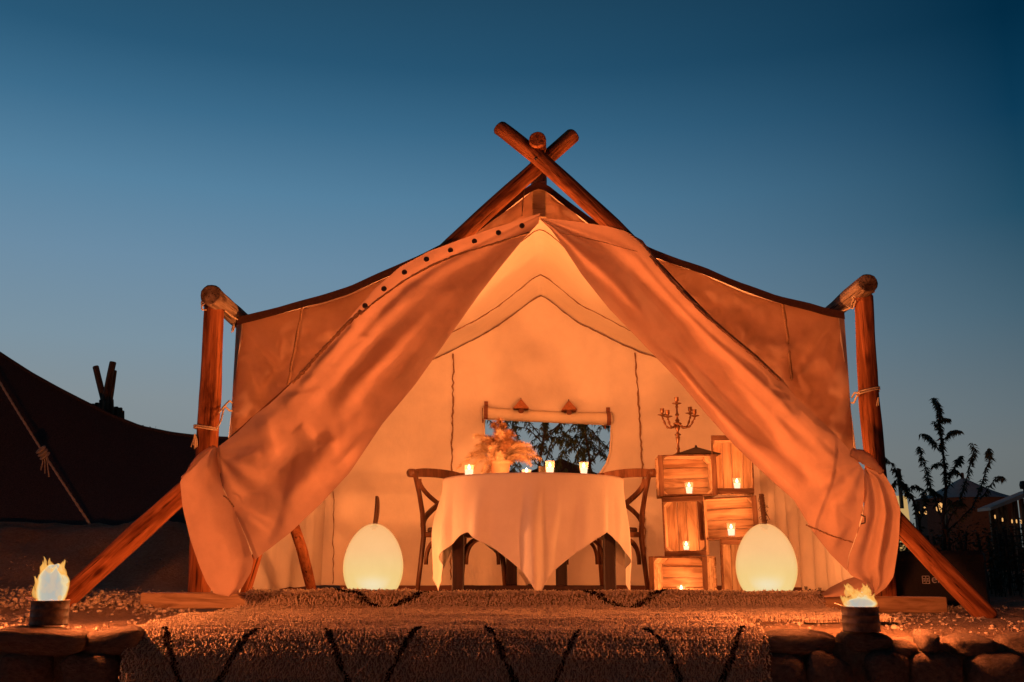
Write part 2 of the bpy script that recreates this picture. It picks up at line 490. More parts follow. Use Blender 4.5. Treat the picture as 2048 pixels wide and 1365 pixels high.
hs = m.n('ShaderNodeMath', operation='MULTIPLY'); m.l(ex.outputs[0], hs.inputs[0]); m.l(fc, hs.inputs[1])
base = m.ramp(mr.outputs[0], [(0, (.93, .69, .26)), (.12, (.93, .70, .29)), (.35, (.93, .65, .25)), (.50, (.95, .62, .255)), (.66, (1, .565, .24)), (1, (1, .51, .20))])
mott = m.noise(m.coord(), 9, 3, .5)
base = m.mixc(.5, base, m.ramp(mott, [(.3, (.92, .90, .86)), (.7, (1.0, 1.0, 1.0))]), 'MULTIPLY')
base = m.mixc(1, base, m.ramp(lw.outputs['Facing'], [(0, (1, 1, 1)), (.5, (1, .97, .94)), (.8, (.98, .86, .74)), (1, (.88, .62, .42))]), 'MULTIPLY')
m.l(m.mixc(hs.outputs[0], base, (.92, .84, .62)), e.inputs[0])
M['egg'] = m.m
def flame_mat(name, stops):
    """hot gas: brightness and density by how much of the flame the eye looks through"""
    m = NM(name)
    lw = m.n('ShaderNodeLayerWeight'); lw.inputs[0].default_value = .5
    e = m.n('ShaderNodeEmission'); m.l(m.ramp(lw.outputs['Facing'], [(p, c) for p, c, d in stops]), e.inputs[0])
    t = m.n('ShaderNodeBsdfTransparent'); mx = m.n('ShaderNodeMixShader')
    m.l(m.ramp(lw.outputs['Facing'], [(p, (d, d, d)) for p, c, d in stops]), mx.inputs[0])
    m.l(t.outputs[0], mx.inputs[1]); m.l(e.outputs[0], mx.inputs[2]); m.l(mx.outputs[0], m.out.inputs[0])
    return m.m
M['flame_core'] = flame_mat('flame_core', [(0, (.47, .47, .42), .78), (.22, (.52, .51, .42), .78), (.42, (.88, .74, .42), .74), (.60, (1, .56, .16), .62), (.80, (1, .36, .05), .30), (1, (1, .25, .02), 0)])
M['flame_tongue'] = flame_mat('flame_tongue', [(0, (1, .52, .13), .45), (.4, (1, .44, .08), .36), (.75, (1, .30, .03), .14), (1, (1, .2, .02), 0)])
m, e = emit_mat('candle_flame', (1.0, .85, .6), 2.2, 1.0); M['candle_flame'] = m.m
# glowing wax
m = NM('candle_wax')
e = m.n('ShaderNodeEmission'); e.inputs[0].default_value = (1, .84, .58, 1); e.inputs[1].default_value = 1.3
d = m.n('ShaderNodeBsdfDiffuse'); d.inputs[0].default_value = (.7, .6, .45, 1)
a = m.n('ShaderNodeAddShader'); m.l(e.outputs[0], a.inputs[0]); m.l(d.outputs[0], a.inputs[1]); m.l(a.outputs[0], m.out.inputs[0])
M['wax'] = m.m
m = NM('clear_glass')
t = m.n('ShaderNodeBsdfTransparent'); t.inputs[0].default_value = (.96, .95, .93, 1)
g = m.n('ShaderNodeBsdfGlossy'); g.inputs['Roughness'].default_value = .03
lw = m.n('ShaderNodeLayerWeight'); lw.inputs[0].default_value = .25
pw = m.n('ShaderNodeMath', operation='POWER'); m.l(lw.outputs['Facing'], pw.inputs[0]); pw.inputs[1].default_value = 2.2
sc = m.n('ShaderNodeMath', operation='MULTIPLY'); m.l(pw.outputs[0], sc.inputs[0]); sc.inputs[1].default_value = .5
mx = m.n('ShaderNodeMixShader'); m.l(sc.outputs[0], mx.inputs[0]); m.l(t.outputs[0], mx.inputs[1]); m.l(g.outputs[0], mx.inputs[2]); tr = m.n('ShaderNodeBsdfTranslucent'); tr.inputs[0].default_value = (.9, .85, .75, 1)
m2 = m.n('ShaderNodeMixShader'); m2.inputs[0].default_value = .10; m.l(mx.outputs[0], m2.inputs[1]); m.l(tr.outputs[0], m2.inputs[2]); m.l(m2.outputs[0], m.out.inputs[0])
M['glass'] = m.m
m, e = emit_mat('lit_canvas', (1.0, .62, .22), .55, 0.0); M['lit_canvas'] = m.m
m, e = emit_mat('bulb', (1.0, .50, .16), .95, 0.0); M['bulb'] = m.m
# ================================================================== SETTING
def sstep(a, b, x):
    t = max(0.0, min(1.0, (x - a) / (b - a))); return t * t * (3 - 2 * t)
def gh(x, y):
    """terrace height"""
    h = 0.0
    left = sstep(-2.1, -2.75, x)
    h += left * .58 * sstep(6.9, 8.6, y)
    h += sstep(-1.75, -2.6, x) * sstep(5.25, 6.0, y) * .10 * (1 - sstep(7.5, 8.5, y))
    h += sstep(8.5, 11, y) * .06 * (1 - left)
    n = noise.fractal(Vector((x * 1.3, y * 1.3, 3.1)), 1.0, 2.0, 4)
    n2 = noise.fractal(Vector((x * 7, y * 7, 9.7)), 1.0, 2.0, 3)
    near = 1.0 if y < 9 else .4
    inside = sstep(5.7, 5.9, y) * (1 - sstep(9.3, 9.6, y)) * sstep(-2.3, -2.0, x) * (1 - sstep(2.2, 2.5, x))
    h += (n * .016 + n2 * .012) * near * (1 - inside)
    h += left * sstep(7.0, 8.2, y) * (.10 * noise.fractal(Vector((x * 2.1, y * 2.1, 7)), 1, 2, 4))
    h -= inside * .03
    h -= .03 * sstep(4.55, 4.22, y)
    if y > 40: h += .02 * noise.noise(Vector((x * .02, y * .02, 0)))
    return h
def axis(vals):
    out = []
    for a, b, st in vals:
        k = max(1, int(round((b - a) / st)))
        out += [a + (b - a) * i / k for i in range(k)]
    return out + [vals[-1][1]]
xs = axis([(-400, -60, 60), (-60, -12, 6), (-12, -4.2, .4), (-4.2, 4.2, .045), (4.2, 12, .4), (12, 60, 6), (60, 400, 60)])
ys = axis([(4.16, 6.2, .045), (6.2, 9, .12), (9, 14, .5), (14, 60, 5), (60, 700, 60)])
ys = [4.155] + ys
V = [(x, y, gh(x, y) if j else -.4) for j, y in enumerate(ys) for x in xs]
nx = len(xs)
# the terrace lip sinks slightly behind the wall's coping stones
Fq = [(j * nx + i, j * nx + i + 1, (j + 1) * nx + i + 1, (j + 1) * nx + i) for j in range(len(ys) - 1) for i in range(nx - 1)]
o = link_mesh('terrace_ground', fast_mesh('terrace_ground', V, Fq, True), M['soil']); tag(o, kind='structure')
xs2 = axis([(-400, -20, 40), (-20, 20, .5), (20, 400, 40)]); ys2 = axis([(-400, -20, 40), (-20, 4.4, .4)])
V = [(x, y, -.78 + .03 * noise.noise(Vector((x, y, 0)))) for y in ys2 for x in xs2]; nx = len(xs2)
Fq = [(j * nx + i, j * nx + i + 1, (j + 1) * nx + i + 1, (j + 1) * nx + i) for j in range(len(ys2) - 1) for i in range(nx - 1)]
o = link_mesh('lower_ground', fast_mesh('lower_ground', V, Fq, True), M['bounce_gravel']); tag(o, kind='structure')  # out of view; its pale surface serves as a reflector

# gravel on the terrace
rg = np.random.default_rng(5)
def ico():
    bm = bmesh.new(); bmesh.ops.create_icosphere(bm, subdivisions=1, radius=1)
    V = np.array([v.co[:] for v in bm.verts]); Fc = np.array([[v.index for v in f.verts] for f in bm.faces]); bm.free()
    return V, Fc
IV, IF = ico()
def scatter(name, pts, sizes, mat, flat=.7):
    n = len(pts); pts = np.array(pts); sizes = np.array(sizes)
    jit = 1 + rg.uniform(-.28, .28, (n, len(IV), 3))
    V = IV[None] * jit * sizes[:, None, None]
    V[:, :, 2] *= flat
    an = rg.uniform(0, 6.28, n); c, s = np.cos(an)[:, None], np.sin(an)[:, None]
    x = V[:, :, 0] * c - V[:, :, 1] * s; y = V[:, :, 0] * s + V[:, :, 1] * c
    V = np.stack([x, y, V[:, :, 2]], 2) + pts[:, None, :]
    Fc = (IF[None] + (np.arange(n) * len(IV))[:, None, None]).reshape(-1, 3)
    return link_mesh(name, fast_mesh(name, V.reshape(-1, 3), Fc), mat)
pts, sz = [], []
random.seed(11)
while len(pts) < 9000:
    y = 4.2 + random.random() ** 1.3 * 3.4; x = random.uniform(-3.9, 3.9)
    if y > 5.75 and abs(x - .1) < 2.2: continue
    dens = .5 + .9 * noise.noise(Vector((x * 1.7, y * 1.7, 20)))
    if random.random() > dens: continue
    r = .0035 + .009 * random.random() ** 4
    if random.random() < .05: r *= 1.7
    pts.append((x, y, gh(x, y) + r * .3)); sz.append(r)
for _ in range(700):   # loose heap at the foot of the left leaning pole
    x = random.gauss(-2.55, .4); y = random.gauss(5.75, .18)
    r = .006 + .013 * random.random() ** 2
    pts.append((x, y, gh(x, y) + random.random() * .03)); sz.append(r)
o = scatter('gravel', pts, sz, M['pebble']); tag(o, kind='stuff')

# ---------------------------------------------------------------- stone wall
wall = thing('stone_wall', (0, 4.2, -.95), 'low dry stone retaining wall of rounded boulders along the terrace edge', 'stone wall')
mb = MB()
nxw = 120; rows = 14
V = []
for j in range(rows):
    z = -.97 + j * (.91 / (rows - 1))
    for i in range(nxw + 1):
        x = -4.2 + 8.4 * i / nxw
        V.append((x, 4.20 - .05 * (1 - j / (rows - 1)) + .03 * noise.fractal(Vector((x * 5, z * 5, 1)), 1, 2, 3), z))
top = len(V)
for i in range(nxw + 1):
    x = -4.2 + 8.4 * i / nxw; V.append((x, 4.30, -.02))
Fc = [(j * (nxw + 1) + i, j * (nxw + 1) + i + 1, (j + 1) * (nxw + 1) + i + 1, (j + 1) * (nxw + 1) + i) for j in range(rows) for i in range(nxw)]
mb.add(V, Fc).build('mortar', M['mortar'], wall, True, world=True)
stone_meshes = []
for k in range(9):
    bm = bmesh.new(); bmesh.ops.create_icosphere(bm, subdivisions=3, radius=1)
    for v in bm.verts:
        p = v.co.copy()
        q = Vector((math.copysign(abs(p.x) ** .58, p.x), math.copysign(abs(p.y) ** .58, p.y), math.copysign(abs(p.z) ** .58, p.z)))
        q *= 1 + .16 * noise.noise(p * 1.1 + Vector((k * 7, 0, 0))) + .05 * noise.noise(p * 3.3 + Vector((k * 5, 2, 0)))
        v.co = q * .80
    me = bpy.data.meshes.new('stone'); bm.to_mesh(me); bm.free()
    me.polygons.foreach_set('use_smooth', [True] * len(me.polygons)); me.materials.append(M['stone'])
    stone_meshes.append(me)
def stone(u, v, w, h, y=4.17, rot=0, dep=.1):
    p = P(u, v, y); k = y / F * 1.02
    o = link_mesh('stone', random.choice(stone_meshes), None, wall)
    o.location = p - wall.location
    o.scale = (w * k / 2, dep, h * k / 2)
    o.rotation_euler = (random.uniform(-.15, .15), rot, random.uniform(-.15, .15))
random.seed(3)
for a in [(85, 1281, 235, 62), (222, 1283, 170, 60, 4.2, -.12), (190, 1340, 140, 84), (55, 1342, 130, 84), (-50, 1345, 120, 84), (-110, 1285, 170, 60),
          (1590, 1284, 175, 52, 4.19), (1560, 1340, 120, 84), (1655, 1345, 110, 84, 4.15, .4), (1770, 1338, 100, 84), (1725, 1283, 120, 46, 4.22),
          (1862, 1338, 124, 86), (1852, 1281, 46, 44, 4.14), (1985, 1345, 140, 100), (1935, 1290, 110, 46, 4.2), (2060, 1290, 160, 56, 4.2), (2110, 1350, 120, 90),
          (1800, 1297, 60, 34, 4.2), (2200, 1300, 130, 60), (-200, 1330, 120, 90)]:
    stone(*a)
for row, v in enumerate((1430, 1520, 1610)):
    for side in ((-180, 240), (1560, 2240)):
        u = side[0] + row * 37
        while u < side[1]:
            w = random.uniform(100, 165); stone(u + w / 2, v + random.uniform(-8, 8), w, random.uniform(78, 100)); u += w * .97

# ================================================================== TENT
TY0, TYB = 6.30, 9.2
tent = thing('glamping_tent', (0, 6.4, 0), 'lit orange canvas ridge tent with its two front flaps tied back to crossed log poles', 'tent')
def log_path(name, pts, radii, mat, parent, seed=0, n=16, rough=.07, step=.06):
    """a peeled log along a path; its local Z runs along it"""
    pts = [Vector(p) for p in pts]
    p0, p1 = pts[0], pts[-1]
    d = (p1 - p0).normalized(); q = d.to_track_quat('Z', 'Y')
    cum = [0]
    for a, b in zip(pts, pts[1:]): cum.append(cum[-1] + (b - a).length)
    L = cum[-1]; m = max(4, int(L / step))
    if not hasattr(radii, '__len__'): radii = [radii] * len(pts)
    V, Fc = [], []
    qi = q.inverted()
    def at(s):
        for i in range(len(pts) - 1):
            if s <= cum[i + 1] or i == len(pts) - 2:
                t = (s - cum[i]) / (cum[i + 1] - cum[i]); t2 = t
                return pts[i].lerp(pts[i + 1], t2), radii[i] + (radii[i + 1] - radii[i]) * t2
    rings = [0] + [L * i / m for i in range(m + 1)] + [L]
    for ri, s in enumerate(rings):
        c, r = at(min(max(s, 0), L)); c = qi @ (c - p0)
        if ri in (0, len(rings) - 1): r *= .86
        for k in range(n):
            an = 2 * math.pi * k / n
            rr = r * (1 + rough * noise.fractal(Vector((math.cos(an) * .9 + seed * 3.1, math.sin(an) * .9, s * 2.2)), 1, 2, 3)
                      + .05 * noise.noise(Vector((seed, 0, s * 3))))
            V.append((c.x + rr * math.cos(an), c.y + rr * math.sin(an), c.z + (0.012 if ri == 1 else -.012 if ri == len(rings) - 2 else 0)))
    for i in range(len(rings) - 1):
        for k in range(n):
            k2 = (k + 1) % n; Fc.append((i * n + k, i * n + k2, (i + 1) * n + k2, (i + 1) * n + k))
    Fc.append(tuple(range(n - 1, -1, -1))); Fc.append(tuple((len(rings) - 1) * n + k for k in range(n)))
    me = mesh_from(name, V, Fc, True)
    for f in (len(me.polygons) - 1, len(me.polygons) - 2): me.polygons[f].use_smooth = False
    o = link_mesh(name, me, mat, parent)
    o.rotation_mode = 'QUATERNION'; o.rotation_quaternion = q
    o.location = p0 - (parent.location if parent else Vector())
    return o

# --- roof profile from the front edge
prof_px = [(473, 638), (520, 627), (560, 617), (640, 593), (700, 574), (760, 546), (830, 515), (900, 482), (960, 447), (1020, 402), (1060, 371), (1078, 363),
           (1096, 371), (1135, 402), (1185, 440), (1236, 464), (1306, 500), (1360, 522), (1412, 539), (1482, 568), (1552, 592), (1622, 608), (1655, 618), (1688, 624)]
prof = [P(u, v, TY0) for u, v in prof_px]
def resample(pts, n):
    cum = [0]
    for a, b in zip(pts, pts[1:]): cum.append(cum[-1] + (b - a).length)
    out = []
    for i in range(n):
        s = cum[-1] * i / (n - 1)
        for k in range(len(pts) - 1):
            if s <= cum[k + 1] + 1e-9:
                t = (s - cum[k]) / max(1e-9, cum[k + 1] - cum[k]); out.append(pts[k].lerp(pts[k + 1], t)); break
    return out
PR = resample(prof, 97)
def roof_pt(i, y, off=0.0):
    p = PR[i]; k = (y - TY0) / (TYB - TY0)
    sag = -.035 * math.sin(math.pi * min(1, max(0, k))) * math.sin(math.pi * (i / 96 * 2 % 1))
    wob = .012 * noise.fractal(Vector((p.x * 1.5, y * 1.5, 5)), 1, 2, 3)
    return Vector((p.x + .10 * k, y, p.z + sag + wob + off))
ny = 40
V = [roof_pt(i, TY0 + (TYB + .08 - TY0) * j / ny) for j in range(ny + 1) for i in range(97)]
Fc = [(j * 97 + i, j * 97 + i + 1, (j + 1) * 97 + i + 1, (j + 1) * 97 + i) for j in range(ny) for i in range(96)]
MB().add(V, Fc).build('roof', M['canvas'], tent, True, world=True)
# front hem of the roof, folded down
V = []
for i in range(97):
    p = roof_pt(i, TY0); V += [p + Vector((0, -.004, .004)), p + Vector((0, -.010, -.050 - .006 * noise.noise(p * 6)))]
Fc = [(2 * i, 2 * i + 2, 2 * i + 3, 2 * i + 1) for i in range(96)]
MB().add(V, Fc).build('roof_hem', M['trim'], tent, True, world=True)
# seams under the roof
for y in (7.25, 8.5):
    mb = MB(); rngs = random.Random(int(y * 10))
    pts = [roof_pt(i, y, -.006) + Vector((0, 0, rngs.uniform(-.004, .004))) for i in range(4, 93)]
    mb.tube(pts, [rngs.uniform(.003, .006) for _ in pts], 5)
    mb.build('seam', M['seam'], tent, True, world=True)

# --- back wall with its window opening
FLZ = .03
bw = [roof_pt(i, TYB, -.01) for i in range(0, 97, 2)]
YB = TYB
def rounded_window():
    pts = [P(968, 838, YB), P(1222, 850, YB)]
    right = [(1222, 880), (1220, 905), (1213, 928), (1200, 948), (1183, 962), (1165, 970), (1140, 975)]
    left = [(1040, 972), (1010, 966), (990, 955), (977, 938), (970, 915), (968, 885)]
    return [P(u, v, YB) for u, v in [(968, 838), (1030, 841), (1095, 844), (1160, 847), (1222, 850)] + right + left]
hole = rounded_window()
bm = bmesh.new()
outer = [Vector((p.x, YB, p.z)) for p in bw]
bl, br = Vector((bw[0].x - .02, YB, FLZ + .045)), Vector((bw[-1].x + .02, YB, FLZ + .045))
nb = 24
bottom = [br.lerp(bl, i / nb) + Vector((0, 0, .012 * noise.noise(Vector((i * .7, 0, 0))))) for i in range(nb + 1)]
loop = [bm.verts.new(p) for p in outer + bottom]
ed = [bm.edges.new((loop[i], loop[(i + 1) % len(loop)])) for i in range(len(loop))]
hl = [bm.verts.new(p) for p in hole]
ed += [bm.edges.new((hl[i], hl[(i + 1) % len(hl)])) for i in range(len(hl))]
bmesh.ops.triangle_fill(bm, edges=ed, use_beauty=True)
bm.normal_update()
bwV = [v.co.copy() for v in bm.verts]; bm.verts.index_update(); bwF = [tuple(v.index for v in f.verts) for f in bm.faces]; bm.free()
back_wall = MB().add(bwV, bwF).build('back_wall', M['canvas_wall'], tent, False, world=True)
# gable seam where the wall meets the roof, and the hanging seams
mb = MB(); r9 = random.Random(4)
pts = [roof_pt(i, YB - .02, -.016) + Vector((0, 0, r9.uniform(-.004, .004))) for i in range(6, 91)]
mb.tube(pts, [r9.uniform(.003, .0065) for _ in pts], 5).build('seam', M['seam'], tent, True, world=True)
for (u0, v0, u1, v1, w) in [(907, 708, 903, 960, .008), (1270, 706, 1287, 960, .008), (1287, 960, 1290, 1120, .006), (903, 960, 901, 1160, .005), (668, 840, 666, 1168, .004)]:
    mb = MB(); a, b = P(u0, v0, YB - .012), P(u1, v1, YB - .012); n = 34
    pts = [a.lerp(b, i / n) + Vector((r9.uniform(-.007, .007), 0, 0)) for i in range(n + 1)]
    mb.tube(pts, [w * r9.uniform(.6, 1.25) for _ in pts], 5).build('seam', M['seam'], tent, True, world=True)
# window piping, rolled blind, straps
mb = MB(); mb.tube([Vector((p.x, YB - .012, p.z)) for p in hole] + [Vector((hole[0].x, YB - .012, hole[0].z))], .011, 7, cap=False)
wf = mb.build('window_frame', M['canvas_wall'], tent, True, world=True)
a, b = P(966, 826, YB - .06), P(1224, 838, YB - .06)
mb = MB(); n = 30
mb.tube([a.lerp(b, i / n) + Vector((0, 0, -.012 * math.sin(math.pi * i / n) + .003 * noise.noise(Vector((i * .8, 0, 0))))) for i in range(n + 1)],
        [.052 + .006 * noise.noise(Vector((i * .5, 4, 0))) for i in range(n + 1)], 14)
mb.build('rolled_blind', M['canvas_wall'], tent, True, world=True)
for u, v in ((972, 826), (1217, 838)):
    p = P(u, v, YB - .06); mb = MB()
    mb.tube([p + Vector((-.018, 0, 0)), p + Vector((.018, 0, 0))], .061, 12)
    mb.box(p + Vector((0, .035, .06)), (.034, .02, .10)); mb.box(p + Vector((-.03, .03, -.02)), (.012, .015, .14))
    mb.build('blind_strap', M['strap'], tent, world=True)

# --- side walls
def side_wall(left):
    i = 0 if left else 96
    V = []; nyy, nz = 90, 14
    for j in range(nyy + 1):
        y = 6.42 + (YB - .0 - 6.42) * j / nyy
        tp = roof_pt(i, y, -.008)
        for k in range(nz + 1):
            t = k / nz
            z = tp.z + (FLZ + .05 - tp.z) * t
            x = tp.x + (-.10 if left else .10) * t * (1 - (j / nyy) * .8)
            fold = (.05 if not left else .018) * t ** .6 * math.sin(y * (19 if not left else 11) + 2.2 * noise.noise(Vector((y * 2, z, 3)))) * sstep(9.2, 8.7, y)
            fold *= sstep(6.4, 7.0, y)
            V.append((x + fold, y, z + .02 * noise.noise(Vector((y * 3, 0, 0))) * t))
    Fc = [(j * (nz + 1) + k, j * (nz + 1) + k + 1, (j + 1) * (nz + 1) + k + 1, (j + 1) * (nz + 1) + k) for j in range(nyy) for k in range(nz)]
    MB().add(V, Fc).build('side_wall', M['canvas_wall'], tent, True, world=True)
side_wall(True); side_wall(False)
for y in (7.5, 8.3):
    p = roof_pt(0, y); mb = MB()
    pts = [Vector((p.x - .09 * t + .022 + r9.uniform(-.004, .004), y, p.z + (FLZ + .06 - p.z) * t)) for t in [i / 20 for i in range(21)]]
    mb.tube(pts, .005, 5).build('seam', M['seam'], tent, True, world=True)
# wire pegs along the hem of the right wall
for y in (6.75, 7.05, 7.4, 7.8):
    p = roof_pt(96, y); c = Vector((p.x + .02, y, FLZ + .05)); mb = MB()
    mb.tube([c + Vector((0, -.02, .02)), c + Vector((0, -.005, -.045)), c + Vector((0, .012, -.045)), c + Vector((0, .03, .02))], .004, 5)
    mb.build('hem_peg', M['eyelet'], tent, True, world=True)
# ground skirting behind the wall hems
mb = MB()
for s, i in ((-1, 0), (1, 96)):
    p0, p1 = roof_pt(i, 6.5), roof_pt(i, 9.15)
    mb.box(((p0.x + p1.x) / 2 + s * .12, 7.8, FLZ + .03), (.03, 2.8, .09))
mb.box((.25, YB + .06, FLZ + .03), (3.6, .03, .09))
mb.build('sod_cloth', M['strap'], tent, world=True)

# --- front panels (the end wall left and right of the open doorway)
def px_resample(pl, n):
    a = [Vector((p[0], p[1], p[2] if len(p) > 2 else 0)) for p in pl]
    return resample(a, n)
def creases(q, lst):
    d = 0.0
    for x0, y0, x1, y1, w, dep in lst:
        dx, dy = x1 - x0, y1 - y0; L2 = dx * dx + dy * dy
        t = ((q.x - x0) * dx + (q.y - y0) * dy) / L2
        if t < 0 or t > 1: continue
        ds = ((q.x - x0) * dy - (q.y - y0) * dx) / math.sqrt(L2)
        if abs(ds) > 4 * w: continue
        # sharp on one side, soft on the other
        k = math.exp(-(ds / (w if ds > 0 else w * 2.2)) ** 2)
        d += dep * k * math.sin(math.pi * t) ** .7
    return d
CRL = [(700, 650, 722, 680, 7, .020), (716, 674, 748, 678, 6, .018), (566, 798, 648, 782, 8, .026), (600, 770, 660, 740, 8, .018), (600, 850, 640, 894, 9, .030), (634, 889, 676, 886, 8, .028),
       (592, 868, 540, 1090, 13, -.030), (480, 1016, 548, 1050, 6, .012), (488, 1034, 540, 1070, 6, .012), (470, 990, 530, 1000, 6, .010), (455, 930, 520, 905, 8, .016), (450, 950, 560, 960, 8, .014), (530, 830, 556, 930, 9, .016),
       (760, 640, 900, 560, 14, .022), (700, 790, 860, 690, 16, -.022), (640, 960, 760, 860, 14, .02)]
CRR = [(1580, 776, 1535, 770, 6, .018), (1580, 797, 1540, 795, 6, .018), (1600, 830, 1545, 822, 7, .018), (1682, 934, 1625, 926, 6, .016), (1690, 960, 1640, 975, 7, .016), (1712, 1000, 1650, 1010, 7, .014), (1700, 1040, 1660, 1100, 8, .018),
       (1150, 480, 1260, 545, 12, .022), (1200, 520, 1330, 660, 16, -.022), (1400, 700, 1560, 860, 16, -.028), (1440, 690, 1590, 830, 12, .024), (1480, 850, 1640, 990, 14, .02), (1670, 985, 1672, 1060, 6, .010)]
CRP = [(476, 644, 578, 772, 7, .035), (476, 644, 520, 800, 10, .025), (520, 634, 700, 590, 7, .030), (600, 625, 760, 560, 7, .026), (466, 860, 500, 720, 12, -.02),
       (1686, 630, 1588, 750, 7, .035), (1686, 640, 1650, 800, 10, .025), (1640, 625, 1480, 580, 7, .030), (1540, 610, 1420, 552, 7, .026), (1690, 850, 1660, 740, 12, -.02)]
def ruled(A, B, yA, yB, n, m, amp, seed, mat, name, parent):
    A = px_resample(A, n + 1); B = px_resample(B, n + 1); V = []
    for i in range(n + 1):
        for k in range(m + 1):
            t = k / m; q = A[i].lerp(B[i], t)
            dy = amp * noise.fractal(Vector((q.x * .012, q.y * .012, seed)), 1, 2, 3) * math.sin(math.pi * min(1, t * 1.0)) + creases(q, CRP)
            V.append(P(q.x, q.y, yA + (yB - yA) * t + dy))
    Fc = [(i * (m + 1) + k, i * (m + 1) + k + 1, (i + 1) * (m + 1) + k + 1, (i + 1) * (m + 1) + k) for i in range(n) for k in range(m)]
    return MB().add(V, Fc).build(name, mat, parent, True, world=True)
FA = [(473, 640), (520, 629), (560, 619), (640, 595), (700, 576), (760, 549), (830, 518), (900, 485), (960, 450), (1020, 405), (1060, 374), (1078, 367)]
FB = [(443, 1190), (462, 1060), (500, 985), (590, 900), (700, 800), (790, 710), (880, 620), (950, 550), (1010, 495), (1050, 465), (1068, 446), (1078, 432)]
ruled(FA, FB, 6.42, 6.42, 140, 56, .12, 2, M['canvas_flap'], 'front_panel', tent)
FA2 = [(1688, 626), (1655, 620), (1622, 610), (1552, 594), (1482, 570), (1412, 541), (1360, 524), (1306, 502), (1236, 466), (1185, 443), (1135, 406), (1096, 375), (1078, 367)]
FB2 = [(1728, 1190), (1716, 1040), (1690, 950), (1600, 860), (1500, 760), (1420, 690), (1340, 620), (1270, 560), (1200, 510), (1150, 480), (1110, 458), (1092, 445), (1078, 432)]
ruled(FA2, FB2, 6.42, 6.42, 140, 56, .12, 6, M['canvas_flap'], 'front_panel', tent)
for pl in ([(606, 606), (598, 650), (588, 700), (576, 770)], [(1563, 598), (1574, 660), (1578, 700), (1584, 760)]):
    q = px_resample(pl, 16); mb = MB()
    mb.tube([P(a.x + r9.uniform(-.8, .8), a.y, 6.385) for a in q], [.009 * r9.uniform(.8, 1.2) for _ in q], 6).build('seam', M['seam'], tent, True, world=True)
# king post inside the gable
mb = MB(); p = P(1078, 402, 6.37); mb.box(p, (.095, .06, .26), bev=.006); mb.build('king_post', M['beam'], tent, world=True)

# --- poles
log_path('crossed_pole', [P(120, 1208, 5.60), P(255, 1086, 5.68), P(361, 990, 5.75), P(650, 728, 5.93), P(969, 429, 6.15), P(1039, 366, 6.2), P(1148, 269, 6.25)],
         [.060, .060, .058, .056, .053, .052, .050], M['log'], tent, 1)
log_path('crossed_pole', [P(1980, 1240, 5.58), P(1903, 1160, 5.63), P(1827, 1079, 5.68), P(1550, 795, 5.86), P(1223, 449, 6.05), P(1081, 319, 6.10), P(998, 254, 6.12)],
         [.058, .058, .057, .056, .055, .054, .053], M['log'], tent, 2)
pr = P(1075, 278, 6.02)
log_path('ridge_pole', [pr, pr + Vector((.02, .5, .0)), pr + Vector((.12, 3.5, .0))], [.056, .056, .05], M['log'], tent, 3)
pl_ = P(421, 590, 5.93); log_path('purlin', [pl_, pl_ + Vector((.01, .6, -.0)), pl_ + Vector((.1, 3.4, 0))], [.066, .062, .055], M['log_old'], tent, 4, rough=.12)
pr_ = P(1736, 566, 5.93); log_path('purlin', [pr_, pr_ + Vector((.01, .6, 0)), pr_ + Vector((.1, 3.4, 0))], [.062, .06, .055], M['log_old'], tent, 5, rough=.12)
log_path('post', [P(396, 1205, 6.1), P(408, 1000, 6.1), P(420, 800, 6.1), P(429, 606, 6.1)], [.066, .068, .066, .060], M['log'], tent, 6, rough=.1)
log_path('post', [P(1774, 1205, 6.1), P(1757, 1000, 6.1), P(1738, 800, 6.1), P(1727, 590, 6.1)], [.06, .062, .062, .056], M['log'], tent, 7, rough=.1)
log_path('prop', [G(627, 1196, FLZ), P(604, 1100, 6.75), P(566, 985, 6.7)], [.036, .036, .034], M['log'], tent, 8)
log_path('prop', [P(488, 1196, 6.6), P(505, 1140, 6.6), P(524, 1080, 6.6)], [.034, .034, .032], M['log'], tent, 9)

# --- the two flaps
class Flap: pass
def coons(inner, outer, start, end, n, m, fold, name, mat):
    I, O = px_resample(inner, n + 1), px_resample(outer, n + 1)
    S, E = px_resample(start, m + 1), px_resample(end, m + 1)
    V = []; px = []
    for i in range(n + 1):
        s = i / n
        for k in range(m + 1):
            t = k / m
            q = I[i] * (1 - t) + O[i] * t + S[k] * (1 - s) + E[k] * s - (S[0] * (1 - s) * (1 - t) + S[m] * (1 - s) * t + E[0] * s * (1 - t) + E[m] * s * t)
            y = q.z + fold(s, t, q)
            px.append((q.x, q.y, y)); V.append(P(q.x, q.y, y))
    Fc = [(i * (m + 1) + k, i * (m + 1) + k + 1, (i + 1) * (m + 1) + k + 1, (i + 1) * (m + 1) + k) for i in range(n) for k in range(m)]
    o = MB().add(V, Fc).build(name, mat, tent, True, world=True)
    f = Flap(); f.px = np.array(px); f.o = o
    f.y = lambda u, v: float(f.px[np.argmin((f.px[:, 0] - u) ** 2 + (f.px[:, 1] - v) ** 2), 2])
    return f
def g(x, c, w): return math.exp(-((x - c) / w) ** 2)
